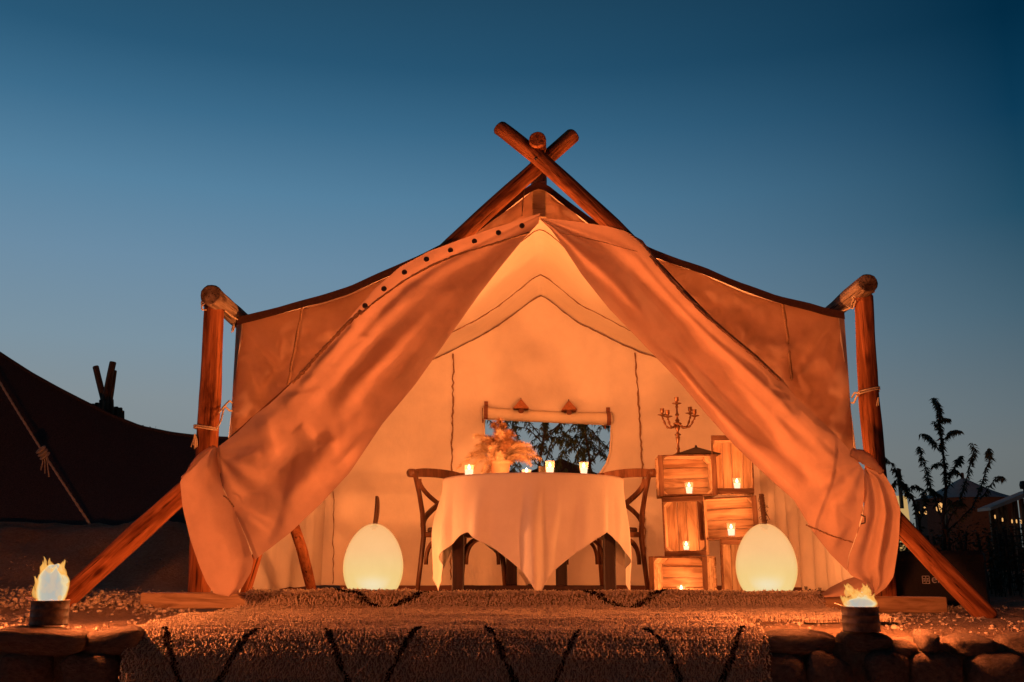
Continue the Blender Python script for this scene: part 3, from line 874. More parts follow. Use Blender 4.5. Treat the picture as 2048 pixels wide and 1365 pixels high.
def fold_left(s, t, q):
    env = math.sin(math.pi * min(1, s * 1.15) ** .9) if s < .87 else math.sin(math.pi * min(1, .87 * 1.15) ** .9) * (1 - (s - .87) / .2)
    env = max(0, env)
    d = -.11 * env * math.sin(math.pi * t) ** .8
    d += .045 * env * (g(t, .42 + .25 * (s - .5), .09) - .8 * g(t, .62 + .2 * (s - .5), .08)) * g(s, .58, .25)
    d += .05 * g(t, .25, .12) * g(s, .80, .13) - .05 * g(t, .48, .10) * g(s, .84, .14)
    d += -.035 * g(t, .80, .07) * g(s, .40, .25) + .03 * g(t, .9, .05) * g(s, .62, .12)
    # pulls from the tie point
    an = math.atan2(q.y - 905, q.x - 430); rr = math.hypot(q.x - 430, q.y - 905)
    d += .011 * math.sin(an * 11 + 1) * math.exp(-((rr - 120) / 120) ** 2) * min(1, t * 3) * min(1, (1 - t) * 4)
    d *= .95
    d += .035 * noise.fractal(Vector((q.x * .006, q.y * .006, 3)), 1, 2, 3) * env
    d += .005 * noise.fractal(Vector((q.x * .025, q.y * .025, 8)), 1, 2, 2) * min(1, s * 4)
    d += creases(q, CRL) * min(1, t * 8) * min(1, (1 - t) * 8)
    return d
innerL = [(1077, 447, 6.02), (1045, 481, 6.0), (1000, 536, 5.97), (958, 590, 5.94), (894, 680, 5.9), (830, 770, 5.85), (765, 848, 5.8), (700, 945, 5.75), (642, 1008, 5.69), (578, 1068, 5.62), (510, 1120, 5.52)]
outerL = [(1080, 427, 6.04), (990, 456, 6.02), (922, 479, 6.0), (860, 502, 5.98), (800, 534, 5.95), (747, 580, 5.92), (705, 629, 5.9), (662, 680, 5.87), (637, 706, 5.85), (578, 772, 5.79), (540, 808, 5.74), (510, 830, 5.7), (476, 864, 5.64), (431, 898, 5.56)]
endL = [(510, 1120, 5.52), (493, 1077, 5.52), (467, 1018, 5.53), (446, 976, 5.54), (431, 898, 5.56)]
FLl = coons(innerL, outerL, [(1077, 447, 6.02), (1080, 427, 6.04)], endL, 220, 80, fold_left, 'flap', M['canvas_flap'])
def fold_right(s, t, q):
    env = max(0, math.sin(math.pi * min(1, s * 1.1)) if s < .9 else (1 - s) * 3)
    d = -.12 * env * math.sin(math.pi * t) ** .8
    d += .05 * g(t, .30, .10) * g(s, .22, .16) - .05 * g(t, .55, .10) * g(s, .3, .25)
    d += .05 * g(t, .55, .08) * g(s, .64, .15) - .055 * g(t, .34, .09) * g(s, .62, .2) + .05 * g(t, .16, .07) * g(s, .55, .15)
    d += .03 * g(t, .75, .06) * g(s, .5, .3)
    an = math.atan2(q.y - 925, q.x - 1728); rr = math.hypot(q.x - 1728, q.y - 925)
    d += .011 * math.sin(an * 10) * math.exp(-((rr - 120) / 110) ** 2) * min(1, t * 3) * min(1, (1 - t) * 4)
    d *= .95
    d += .035 * noise.fractal(Vector((q.x * .006, q.y * .006, 13)), 1, 2, 3) * env
    d += .005 * noise.fractal(Vector((q.x * .025, q.y * .025, 18)), 1, 2, 2) * min(1, s * 4)
    d += creases(q, CRR) * min(1, t * 8) * min(1, (1 - t) * 8)
    return d
innerR = [(1082, 441, 6.02), (1102, 460, 6.0), (1130, 499, 5.98), (1165, 552, 5.95), (1218, 618, 5.91), (1278, 680, 5.87), (1355, 760, 5.82), (1410, 826, 5.78), (1471, 894, 5.73), (1541, 960, 5.68), (1587, 1000, 5.64), (1629, 1069, 5.6), (1660, 1108, 5.57), (1694, 1142, 5.53)]
outerR = [(1080, 436, 6.03), (1148, 443, 6.02), (1215, 453, 6.0), (1250, 462, 5.99), (1285, 481, 5.97), (1306, 509, 5.96), (1341, 552, 5.94), (1376, 590, 5.92), (1412, 625, 5.89), (1457, 664, 5.86), (1515, 712, 5.83), (1566, 760, 5.79), (1589, 792, 5.77), (1633, 834, 5.73), (1664, 862, 5.69), (1700, 901, 5.62), (1728, 941, 5.55)]
endR = [(1694, 1142, 5.53), (1697, 1112, 5.53), (1714, 1066, 5.53), (1724, 1031, 5.53), (1729, 985, 5.54), (1728, 941, 5.55)]
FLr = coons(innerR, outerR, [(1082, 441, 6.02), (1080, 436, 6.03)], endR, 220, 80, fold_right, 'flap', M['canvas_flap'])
# stitched hem lines and eyelets (sub-parts of the flaps)
def on_flap(fl, name, px, rad, mat, off=.008, jit=.6):
    q = px_resample(px, max(8, int(len(px) * 8))); mb = MB()
    pts = [P(a.x + r9.uniform(-jit, jit), a.y + r9.uniform(-jit, jit), fl.y(a.x, a.y) - off) for a in q]
    mb.tube(pts, [rad * r9.uniform(.6, 1.3) for _ in pts], 5)
    o = mb.build(name, mat, fl.o, True)
    return o
on_flap(FLl, 'hem_stitch', [(1058, 466), (990, 487), (922, 507), (870, 528), (817, 556), (780, 582), (747, 606), (720, 630)], .0065, M['seam'])
on_flap(FLl, 'hem_edge', [(722, 622), (690, 652), (655, 690), (632, 714), (605, 745), (585, 766)], .011, M['seam'])
on_flap(FLr, 'hem_stitch', [(1118, 466), (1160, 474), (1210, 486), (1250, 497), (1275, 503)], .0022, M['seam'])
on_flap(FLr, 'hem_edge', [(1300, 512), (1336, 554), (1371, 592), (1407, 628), (1452, 666), (1510, 714), (1560, 762)], .010, M['seam'])
on_flap(FLr, 'hem_stitch', [(1612, 1050), (1640, 1062), (1670, 1074), (1706, 1085)], .0045, M['seam'])
for u, v in [(1044, 452), (997, 466), (949, 483), (901, 501), (853, 519), (809, 545), (768, 578), (730, 612)]:
    p = P(u, v, FLl.y(u, v) - .012); mb = MB()
    mb.lathe([(.0, -.004), (.017, -.004), (.017, .004), (.011, .006), (.0, .001)], 14, p, Matrix.Rotation(math.pi / 2, 3, 'X'))
    o = mb.build('eyelet', M['eyelet'], FLl.o, True)
# hanging ends of the flaps
def hang(Lp, Rp, name, fold, n=50, m=34):
    L, Rr = px_resample(Lp, n + 1), px_resample(Rp, n + 1); V = []
    for i in range(n + 1):
        for k in range(m + 1):
            t = k / m; s = i / n; q = L[i].lerp(Rr[i], t); V.append(P(q.x, q.y, q.z + fold(s, t, q)))
    Fc = [(i * (m + 1) + k, i * (m + 1) + k + 1, (i + 1) * (m + 1) + k + 1, (i + 1) * (m + 1) + k) for i in range(n) for k in range(m)]
    return MB().add(V, Fc).build(name, M['canvas_flap'], tent, True, world=True)
hang([(432, 892, 5.54), (397, 918, 5.56), (360, 962, 5.58), (365, 1014, 5.57), (380, 1078, 5.56), (398, 1130, 5.55), (412, 1164, 5.54), (428, 1188, 5.53), (455, 1193, 5.5)],
     [(432, 894, 5.54), (440, 950, 5.53), (446, 978, 5.53), (467, 1019, 5.52), (493, 1078, 5.50), (507, 1122, 5.48), (502, 1145, 5.47), (484, 1176, 5.47), (458, 1194, 5.49)],
     'flap_tail', lambda s, t, q: -.05 * math.sin(math.pi * t) * math.sin(math.pi * s) ** .6 - .02 * g(t, .75, .15) * g(s, .8, .2) + .02 * noise.fractal(Vector((q.x * .015, q.y * .015, 2)), 1, 2, 3) * math.sin(math.pi * t) - .03 * g(s, .12, .08) * math.sin(math.pi * t))
hang([(1728, 938, 5.54), (1730, 985, 5.52), (1726, 1031, 5.52), (1714, 1070, 5.52), (1698, 1112, 5.52), (1694, 1141, 5.52), (1703, 1152, 5.51), (1730, 1165, 5.5), (1745, 1192, 5.49)],
     [(1732, 936, 5.54), (1768, 948, 5.55), (1788, 980, 5.55), (1801, 1020, 5.55), (1799, 1056, 5.55), (1797, 1090, 5.54), (1787, 1154, 5.53), (1772, 1176, 5.51), (1747, 1194, 5.49)],
     'flap_tail', lambda s, t, q: -.06 * g(t, .38, .17) * math.sin(math.pi * s) ** .5 - .03 * g(t, .8, .15) * math.sin(math.pi * s) + .03 * g(t, .62, .08) * math.sin(math.pi * s) + .015 * noise.fractal(Vector((q.x * .015, q.y * .015, 5)), 1, 2, 3) * math.sin(math.pi * t))
hang([(1722, 1150, 5.56), (1690, 1160, 5.6), (1660, 1175, 5.62), (1643, 1188, 5.62)], [(1748, 1188, 5.5), (1720, 1190, 5.52), (1690, 1193, 5.54), (1650, 1195, 5.56)], 'flap_tail',
     lambda s, t, q: -.03 * math.sin(math.pi * t) + .01 * math.sin(s * 9), 24, 14)
# bunched roll where the right flap is tied, and folded top of the left one
mb = MB(); a, b = P(1702, 905, 5.60), P(1764, 946, 5.52); n = 18
mb.tube([a.lerp(b, i / n) + Vector((0, 0, .02 * math.sin(3.1 * i / n))) for i in range(n + 1)], [.014 + .022 * math.sin(math.pi * min(.93, .1 + i / n)) + .007 * noise.noise(Vector((i * .6, 0, 0))) for i in range(n + 1)], 14)
mb.build('flap_roll', M['canvas_flap'], tent, True, world=True)
mb = MB(); a, b = P(432, 897, 5.58), P(366, 958, 5.60)
mb.tube([a.lerp(b, i / n) for i in range(n + 1)], [.012 + .03 * math.sin(math.pi * min(.95, .12 + i / n)) for i in range(n + 1)], 12)
mb.build('flap_roll', M['canvas_flap'], tent, True, world=True)

# --- ropes
def rope(pts, r=.006, name='tie_rope', parent=tent, mat=None, n=5):
    mb = MB(); q = resample([Vector(p) for p in pts], max(10, len(pts) * 5))
    mb.tube(q, [r * (1 + .22 * math.sin(i * 2.4)) for i in range(len(q))], n)
    return mb.build(name, mat or M['rope'], parent, True, world=True)
def ring(c, rad, axis_tilt=0, turns=2, pitch=.012):
    return [Vector(c) + Vector((rad * math.cos(a), rad * math.sin(a), pitch * a / 6.28 + axis_tilt * math.cos(a))) for a in [i * .35 for i in range(int(turns * 6.28 / .35) + 1)]]
def tassel(p, L=.09, k=8):
    for i in range(k):
        d = Vector((r9.uniform(-.02, .02), r9.uniform(-.01, .01), -L * r9.uniform(.6, 1)))
        rope([p, p + d * .5 + Vector((r9.uniform(-.006, .006), 0, 0)), p + d], .0032, 'tassel')
for (u, v, rr, side) in ((412, 862, .072, -1), (1737, 787, .066, 1)):
    c = P(u, v, 6.1); rope(ring(c, rr, .012 * side, 2.2), .0055)
rope([P(438, 826, 6.03), P(449, 812, 6.1), P(459, 802, 6.25), P(464, 806, 6.38)]); rope([P(449, 812, 6.1), P(459, 822, 6.25), P(464, 822, 6.38)])
rope([P(432, 860, 6.03), P(442, 842, 6.05), P(449, 812, 6.1)])
tassel(P(390, 868, 6.02))
rope([P(1720, 786, 6.03), P(1709, 786, 6.2), P(1704, 795, 6.38)]); rope([P(1715, 790, 6.05), P(1708, 806, 6.2), P(1703, 806, 6.38)])
tassel(P(1757, 795, 6.03), .06, 4)
c = P(428, 606, 6.1); rope(ring(c, .075, .02, 2), .0055); rope([P(410, 606, 6.02), P(403, 612, 6.0), P(404, 620, 6.0), P(412, 620, 6.02)], .005)
rope([P(450, 622, 6.1), P(462, 632, 6.2), P(476, 640, 6.3)], .005); tassel(P(468, 648, 6.25), .06, 6)
c = P(1727, 590, 6.1); rope(ring(c, .07, .02, 2), .0055); rope([P(1708, 596, 6.1), P(1700, 616, 6.2), P(1686, 622, 6.3)], .006)
rope([P(1712, 600, 6.05), P(1706, 618, 6.1), P(1694, 612, 6.2)], .005)
# bolt at the crossing, guy string in the gable
p = P(1072, 318, 6.03); mb = MB(); mb.lathe([(0, 0), (.011, 0), (.011, .014), (.005, .02), (0, .02)], 8, p, Matrix.Rotation(math.pi / 2, 3, 'X')); mb.build('bolt', M['eyelet'], tent, world=True)
rope([P(1050, 372, 6.2), P(1046, 400, 6.2), P(1044, 432, 6.1)], .003, mat=M['dark_rope'])
# gather cord on the left tail
rope([P(447, 992, 5.47), P(456, 998, 5.455), P(468, 1014, 5.46)], .004, mat=M['dark_rope'])
rope([P(1722, 1030, 5.46), P(1730, 1034, 5.44), P(1730, 1046, 5.44), P(1722, 1048, 5.46)], .004, mat=M['eyelet'])

# --- sill beam and floor
beam = MB()
bl0, br0 = P(280, 1203, 5.85), P(1895, 1212, 5.85)
ang = math.atan2(br0.z - bl0.z, br0.x - bl0.x)
L = (br0 - bl0).length
beam.box((0, 0, 0), (L, .11, .088), bev=.006)
o = beam.build('timber_beam', M['beam'])
o.location = (bl0 + br0) / 2 + Vector((0, .05, .004)); o.rotation_euler = (0, -ang, 0)
tag(o, 'long pale sawn timber beam lying on the ground across the tent doorway', 'beam')
deck = bpy.data.objects.new('tent_floor', None); COL.objects.link(deck); deck.location = (.2, 7.5, 0); tag(deck, kind='structure')
plank_me = None
for k in range(18):
    y = 6.02 + k * .18
    mb = MB(); mb.box((0, 0, 0), (3.75, .174, .028), bev=.003)
    if plank_me is None:
        p_ = mb.build('plank', M['floor'], deck); plank_me = p_.data
    else: p_ = link_mesh('plank', plank_me, None, deck)
    p_.location = (0, y - 7.5, FLZ - .015)
# ================================================================== OBJECTS
# ---------------------------------------------------------------- shaggy rugs
def make_rug(name, label, xfun, path, pattern, spacing, length, seed, rows=False):
    """path: list of (y,z) cross-section points; xfun(p)->(x0,x1); pattern(x,p)->bool"""
    rng = np.random.default_rng(seed)
    pts = np.array(path, float); d = np.r_[0, np.cumsum(np.hypot(*np.diff(pts, axis=0).T))]; L = d[-1]
    def yz(p): return np.interp(p, d, pts[:, 0]), np.interp(p, d, pts[:, 1])
    root = thing(name, (0, float(pts[-1, 0]), float(pts[-1, 1])), label, 'rug')
    off = np.array(root.location)
    def bmp(x, p):
        return .013 * noise.fractal(Vector((x * 1.6, p * 8, seed)), 1, 2, 3) + .006 * noise.noise(Vector((x * 9, p * 14, seed + 2)))
    # backing
    n = int(L / .03); mX = 60; V = []
    for i in range(n + 1):
        p = L * i / n; y, z = yz(p); x0, x1 = xfun(p)
        for k in range(mX + 1):
            x = x0 + (x1 - x0) * k / mX
            V.append((x, y + .006 * noise.noise(Vector((x * 4, p * 4, seed))), z + bmp(x, p)))
    V = np.array(V) - off
    Fq = [(i * (mX + 1) + k, i * (mX + 1) + k + 1, (i + 1) * (mX + 1) + k + 1, (i + 1) * (mX + 1) + k) for i in range(n) for k in range(mX)]
    link_mesh('backing', fast_mesh('backing', V, Fq, True, np.tile([.42, .33, .25], (len(V), 1))), M['rug'], root)
    # pile
    xa, xb = xfun(0)[0], xfun(0)[1]
    P_, X_ = [], []
    for p in np.arange(0, L, spacing):
        x0, x1 = xfun(p); k = int((x1 - x0) / spacing)
        xx = np.linspace(x0, x1, k)
        pp = np.full(k, p)
        jj = .22 if rows else .5
        P_.append(pp + rng.uniform(-jj, jj, k) * spacing); X_.append(xx + rng.uniform(-.5, .5, k) * spacing)
    p = np.clip(np.concatenate(P_), 0, L); x = np.concatenate(X_); N = len(p)
    y, z = yz(p)
    e = .015; y1, z1 = yz(np.clip(p + e, 0, L)); y0, z0 = yz(np.clip(p - e, 0, L))
    ty, tz = y1 - y0, z1 - z0; tl = np.hypot(ty, tz) + 1e-9; ty /= tl; tz /= tl
    # normal: the side away from the ground (path runs towards the camera and down)
    ny, nz = tz, -ty
    col = np.where(pattern(x, p)[:, None], np.array([.022, .016, .013]), np.array([.80, .67, .52]))
    col = col * rng.uniform(.9, 1.06, (N, 1))
    tall = length * rng.uniform(.8, 1.2, N)
    bare = np.array([noise.noise(Vector((float(a) * 7, float(b) * 7, seed))) for a, b in zip(x, p)])
    tall *= 1 + .30 * bare
    lift = np.array([bmp(float(a), float(b)) for a, b in zip(x, p)])
    base = np.stack([x, y + ny * lift, z + nz * lift], 1)
    nrm = np.stack([np.zeros(N), ny, nz], 1)
    side = np.stack([rng.normal(0, .40, N), rng.normal(0, .2, N), rng.normal(0, .2, N)], 1)
    fall = np.stack([np.zeros(N), ty, tz], 1) * rng.uniform(.3, 1.0, N)[:, None]
    d1 = nrm + side * .5 + fall * .4; d1 /= np.linalg.norm(d1, axis=1, keepdims=True)
    d2 = nrm * .35 + side + fall; d2 /= np.linalg.norm(d2, axis=1, keepdims=True)
    d2[:, 2] -= .35
    m1 = base + d1 * (tall * .6)[:, None]; tip = m1 + d2 * (tall * .6)[:, None]
    u1 = np.cross(d1, np.array([.37, .2, .9])); u1 /= np.linalg.norm(u1, axis=1, keepdims=True)
    w1 = np.cross(d1, u1)
    rad = spacing * .36 * rng.uniform(.8, 1.3, N)
    rings = []
    for c, r in ((base, rad * .8), (m1, rad), (tip, rad * .45)):
        for an in (0, 2.094, 4.189):
            rings.append(c + (u1 * math.cos(an) + w1 * math.sin(an)) * r[:, None])
    V = np.stack(rings, 1) - off
    q = []
    for lv in (0, 3):
        for k in range(3):
            k2 = (k + 1) % 3; a, b, c_, d_ = lv + k, lv + k2, lv + 3 + k2, lv + 3 + k
            q += [(a, b, c_), (a, c_, d_)]
    q += [(6, 7, 8)]
    Fq = (np.array(q)[None] + (np.arange(N) * 9)[:, None, None]).reshape(-1, 3)
    me = fast_mesh('pile', V.reshape(-1, 3), Fq, True, np.repeat(col, 9, axis=0))
    o = link_mesh('pile', me, M['rug'], root); o['kind'] = 'stuff'
    return root
def zig(period, phase, amp, p0, width):
    def f(x, p):
        t = ((x - phase) / period) % 1.0
        tri = np.abs(t - .5) * 2            # 1 at the phase, 0 half way
        w = width * (1 + .35 * np.sin(x * 60 + p * 33))
        k = ((p - p0) / amp)
        fr = k % 2.0; fr = np.where(fr > 1, 2 - fr, fr)
        return np.abs(tri - fr) * amp / np.sqrt(1 + (2 * amp / period) ** 2) < w
    return f
# upper rug: tent floor, over the beam, down on to the terrace
xl, xr = -1.51, 1.745
r1 = [(6.62, .045), (6.2, .05), (6.02, .075), (5.95, .105), (5.86, .108), (5.825, .10), (5.815, .06), (5.80, .03), (5.74, .018), (5.3, .016), (4.72, .02)]
make_rug('shaggy_rug', 'cream shaggy wool rug running from the tent floor over the timber beam',
         lambda p: (xl + .01 * math.sin(p * 9), xr + .012 * math.sin(p * 7 + 1)), r1, lambda x, p: zig(1.355, -.71, .42, .90 - .42, .015)(x, p) & (p < .90), .0105, .025, 3)
# lower rug: lies on the terrace and hangs over the stone wall
r2 = [(4.98, .035), (4.7, .04), (4.45, .03), (4.28, .020), (4.20, .012), (4.15, -.012), (4.115, -.07), (4.07, -.3), (4.02, -.7), (4.0, -.9)]
def rx(p):
    f = sstep(.75, 1.5, p)
    return (-1.545 + .012 * math.sin(p * 8), 1.005 + .02 * f + .012 * math.sin(p * 9))
make_rug('shaggy_rug', 'cream shaggy wool rug with black zigzag lines draped over the stone wall', rx, r2, lambda x, p: zig(.655, -1.222, .70, .47, .0105)(x, p) & (p > .74), .0085, .0145, 8, rows=True)

# ---------------------------------------------------------------- fire tins
def fire_tin(base, label, flame, hz, w):
    root = thing('fire_tin', base, label, 'fire tin', 'fire tins burning on the terrace wall')
    mb = MB(); h = .098; r = .073
    prof = [(0, 0), (r, 0), (r + .002, .004), (r, .008), (r, h * .33), (r + .0015, h * .35), (r, h * .37), (r, h * .63), (r + .0015, h * .65), (r, h * .67), (r, h - .006), (r + .003, h - .003), (r + .002, h), (r - .003, h), (r - .004, h - .03), (0, h - .03)]
    mb.lathe(prof, 32, close=False); mb.build('can', M['tin'], root, True)
    # jagged lifted lid flap at the rim
    mb = MB(); mb.add([(-.075, -.03, h), (-.105, -.012, h + .012), (-.1, .01, h + .014), (-.07, .02, h + .001), (-.074, 0, h + .004)], [(0, 1, 4), (1, 2, 4), (2, 3, 4)])
    mb.build('rim_flap', M['tin'], root)
    rn = random.Random(int(abs(base[0]) * 1000))
    # flame body: rings with a rippled outline
    def body(name, rr, hh, z0, mat, sx, lean, amp, seed, sq, n=32, m=22):
        V, Fc = [], []
        for i in range(m + 1):
            t = i / m; r0 = rr * (.86 + .30 * math.sin(math.pi * min(1, t * 1.1))) * max(0, 1 - t ** sq) ** .5
            for k in range(n):
                a = 2 * math.pi * k / n
                w = 1 + amp * noise.fractal(Vector((math.cos(a) * 1.6, math.sin(a) * 1.6, t * 3 + seed)), 1, 2, 3) * (.4 + t)
                V.append((sx * r0 * w * math.cos(a) + lean * t * t, r0 * w * math.sin(a), z0 + hh * t * (1 + .22 * noise.noise(Vector((math.cos(a) * 1.5, math.sin(a) * 1.5, seed))) * t * (1 if r0 > .002 else .3))))
        for i in range(m):
            for k in range(n):
                k2 = (k + 1) % n; Fc.append((i * n + k, i * n + k2, (i + 1) * n + k2, (i + 1) * n + k))
        Fc.append(tuple(m * n + k for k in range(n)))
        MB().add(V, Fc).build(name, mat, root, True)
    rr, hh, sx, lean, sq = flame
    body('flame', rr, hh, h - .012, M['flame_core'], sx, lean, .09, 2 + base[0], sq)
    # soft tongues licking off the body
    for i in range(30):
        a = 2 * math.pi * (i + rn.uniform(-.4, .4)) / 15; z = h + hh * (rn.uniform(.05, .55) if i % 2 else rn.uniform(.65, 1.0)); L = (.020 + hh * .16) * rn.uniform(.5, 1.3)
        st = Vector((sx * rr * (.86 if i % 2 else .6) * math.cos(a), rr * .6 * math.sin(a), z - L * .45))
        di = Vector((math.cos(a) * rn.uniform(.15, .7) - .22, math.sin(a) * .3, rn.uniform(.7, 1.1)))
        n = 10; pts = [st + di * L * t + Vector((.006 * math.sin(t * 5 + i), 0, .012 * t * t)) for t in [k / n for k in range(n + 1)]]
        mb = MB(); mb.tube(pts, [.0006 + .0105 * math.sin(math.pi * min(1, (.02 + t) ** .62)) for t in [k / n for k in range(n + 1)]], 14); mb.build('flame', M['flame_tongue'], root, True)
    point_light('fire_light', (lean * .5, 0, hz), TIN_W * w, root, .045, color=(1.0, .245, .064), mix=True)
    return root
fire_tin(P(97, 1250, 4.23), 'sooty tin with a tall pale flame at the left end of the wall', (.056, .15, 1.0, .004, 9), .235, 1.0)
fire_tin(P(1723, 1263, 4.18), 'sooty tin with a low wind-blown flame at the right end of the wall', (.062, .068, 1.0, .012, 2.4), .175, .55)

# ---------------------------------------------------------------- egg lamps
def egg_lamp(u, y, label, hz, lean, braided):
    b = G(u, 1200, FLZ); b = Vector((P(u, 1120, y).x, y, FLZ + .004))
    root = thing('egg_lamp', b, label, 'lamp', 'glowing egg lamps')
    H, Rm = .482, .183
    prof = []
    for i in range(34):
        t = i / 33; th = math.pi * t
        z = H / 2 * (1 - math.cos(th)); r = Rm * math.sin(th) * (1 + .10 * math.cos(th)) * 1.0
        prof.append((max(r, 0.0), z))
    z0 = .02; prof = [(0, z0 - .004), (prof[4][0], z0 - .004)] + [p for p in prof if p[1] > z0] 
    mb = MB(); mb.lathe(prof, 48, close=False); mb.build('shell', M['egg'], root, True)
    tz = H - .02
    mb = MB(); rn = random.Random(u)
    if braided:
        for ph in range(3):
            pts = [Vector((lean * t + .010 * math.cos(t * 30 + ph * 2.1), -.02 + .010 * math.sin(t * 30 + ph * 2.1), tz - .02 + hz * t)) for t in [i / 44 for i in range(45)]]
            mb.tube(pts, .007, 6)
        for i in range(26):
            t = rn.random(); p = Vector((lean * t, -.02, tz + hz * t)); mb.tube([p, p + Vector((rn.uniform(-.03, .035), 0, rn.uniform(-.02, .01))), p + Vector((rn.uniform(-.03, .04), 0, rn.uniform(-.05, -.02)))], .0018, 4)
    else:
        n = 24
        pts = [Vector((lean * math.sin(t * 1.6) - .006, 0, tz - .02 + hz * t)) for t in [i / n for i in range(n + 1)]]
        pts2 = [p + Vector((.012 * math.sin(math.pi * i / n) ** .5 + .002, .006, 0)) for i, p in enumerate(pts)]
        mb.tube(pts + pts2[::-1], .0085, 8)
    mb.build('rope_handle', M['dark_rope'], root, True)
    mb = MB(); mb.lathe([(0, tz - .004), (.03, tz - .005), (.02, tz + .006), (0, tz + .007)], 16); mb.build('cap', M['dark_rope'], root, True)
    point_light('lamp_light', (0, 0, .17), EGG_W, root, .05)
egg_lamp(747, 6.28, 'glowing egg lamp with an upright loop handle left of the table', .205, .014, False)
egg_lamp(1532, 6.24, 'glowing egg lamp with a frayed braided rope in front of the crates', .215, -.012, True)

# ---------------------------------------------------------------- table and cloth
TX = P(1066, 965, 6.55).x; TYC = 6.55; TH = .775
tab = thing('round_table', (TX, TYC, FLZ), 'round dark wood dining table with square legs hidden under the tablecloth', 'table')
mb = MB(); mb.lathe([(0, TH - .03), (.565, TH - .03), (.575, TH - .022), (.575, TH - .004), (.57, TH), (0, TH)], 48, close=False); mb.build('tabletop', M['table'], tab)
for sx, sy in ((-.475, -.14), (.475, -.14), (-.14, .42), (.20, .42)):
    mb = MB(); mb.box((sx, sy, (TH - .03) / 2), (.075, .075, TH - .03), bev=.006); mb.build('leg', M['table'], tab)
mb = MB(); mb.box((0, -.14, .065), (.875, .05, .09), bev=.004); mb.build('stretcher', M['table'], tab)
mb = MB(); mb.box((0, .14, .065), (.06, .50, .088), bev=.004); mb.build('stretcher', M['table'], tab)
cl = thing('tablecloth', (TX, TYC, FLZ + TH), 'square natural linen cloth draped over the round table with a corner hanging in front', 'tablecloth')
Rt = .585; half = .945
V, Fc = [], []
nA, nR, nH = 288, 8, 46
rot0 = R(1.5)
def hang_len(a):
    # blend of the straight hem of a square cloth and a softer gathered corner
    aa = a - math.pi / 4 - rot0
    sq = half / max(abs(math.cos(aa)), abs(math.sin(aa))) - Rt
    q = ((a - rot0) / (math.pi / 2)) % 1.0; t = abs(q - .5) * 2
    lo, hi = half - Rt, half * 1.414 - Rt
    L = .35 * sq + .65 * (lo + (hi - lo) * t ** 1.25)
    return L * (1 + .035 * noise.noise(Vector((math.cos(a) * 2.2, math.sin(a) * 2.2, 4))))
rngc = random.Random(2)
waves = [(rngc.uniform(0, 6.28)) for _ in range(6)]
for j in range(nR + nH + 1):
    for k in range(nA):
        a = 2 * math.pi * k / nA
        if j <= nR:
            r = Rt * j / nR; z = .003 - (.002 if j == nR else 0)
            V.append((r * math.cos(a), r * math.sin(a), z))
        else:
            t = (j - nR) / nH; Lh = hang_len(a); s = Lh * t
            # angle to nearest corner
            ca = ((a - rot0) / (math.pi / 2)) ; near = abs(ca - round(ca)) * (math.pi / 2)
            f = sstep(0, .35, s)
            fold = .034 * math.sin(a * 11 + waves[0] + .8 * math.sin(a * 2 + waves[1])) + .016 * math.sin(a * 23 + waves[2] + s * 2) + .02 * noise.noise(Vector((a * 5, s * 3, 2)))
            corner = math.exp(-(near / .30) ** 2)
            r = Rt + .004 + f * (.010 + fold * (.5 + .8 * corner)) + .012 * corner * sstep(.1, .5, s) * math.cos(near * 9)
            r = max(r, Rt + .003)
            # the corner tails pull sideways into soft pleats
            da = .12 * corner * sstep(.15, .6, s) * math.sin(6 * (ca - round(ca)) * 1.57) * -.6
            z = -s * (1 - .035 * f) + (.004 if s == 0 else 0)
            z = max(z, -TH + .035)
            V.append((r * math.cos(a + da), r * math.sin(a + da), z + .003))
for j in range(nR + nH):
    for k in range(nA):
        k2 = (k + 1) % nA
        if j == 0:
            Fc.append((k, nA + k, nA + k2)); continue
        Fc.append((j * nA + k, (j + 1) * nA + k, (j + 1) * nA + k2, j * nA + k2))
MB().add(V, Fc).build('cloth', M['linen'], cl, True)
hemV = [Vector(V[(nR + nH) * nA + k]) + Vector((0, 0, .002)) for k in range(nA)]
mb = MB(); mb.tube(hemV + [hemV[0]], .0025, 5, cap=False); mb.build('hem', M['linen'], cl, True)

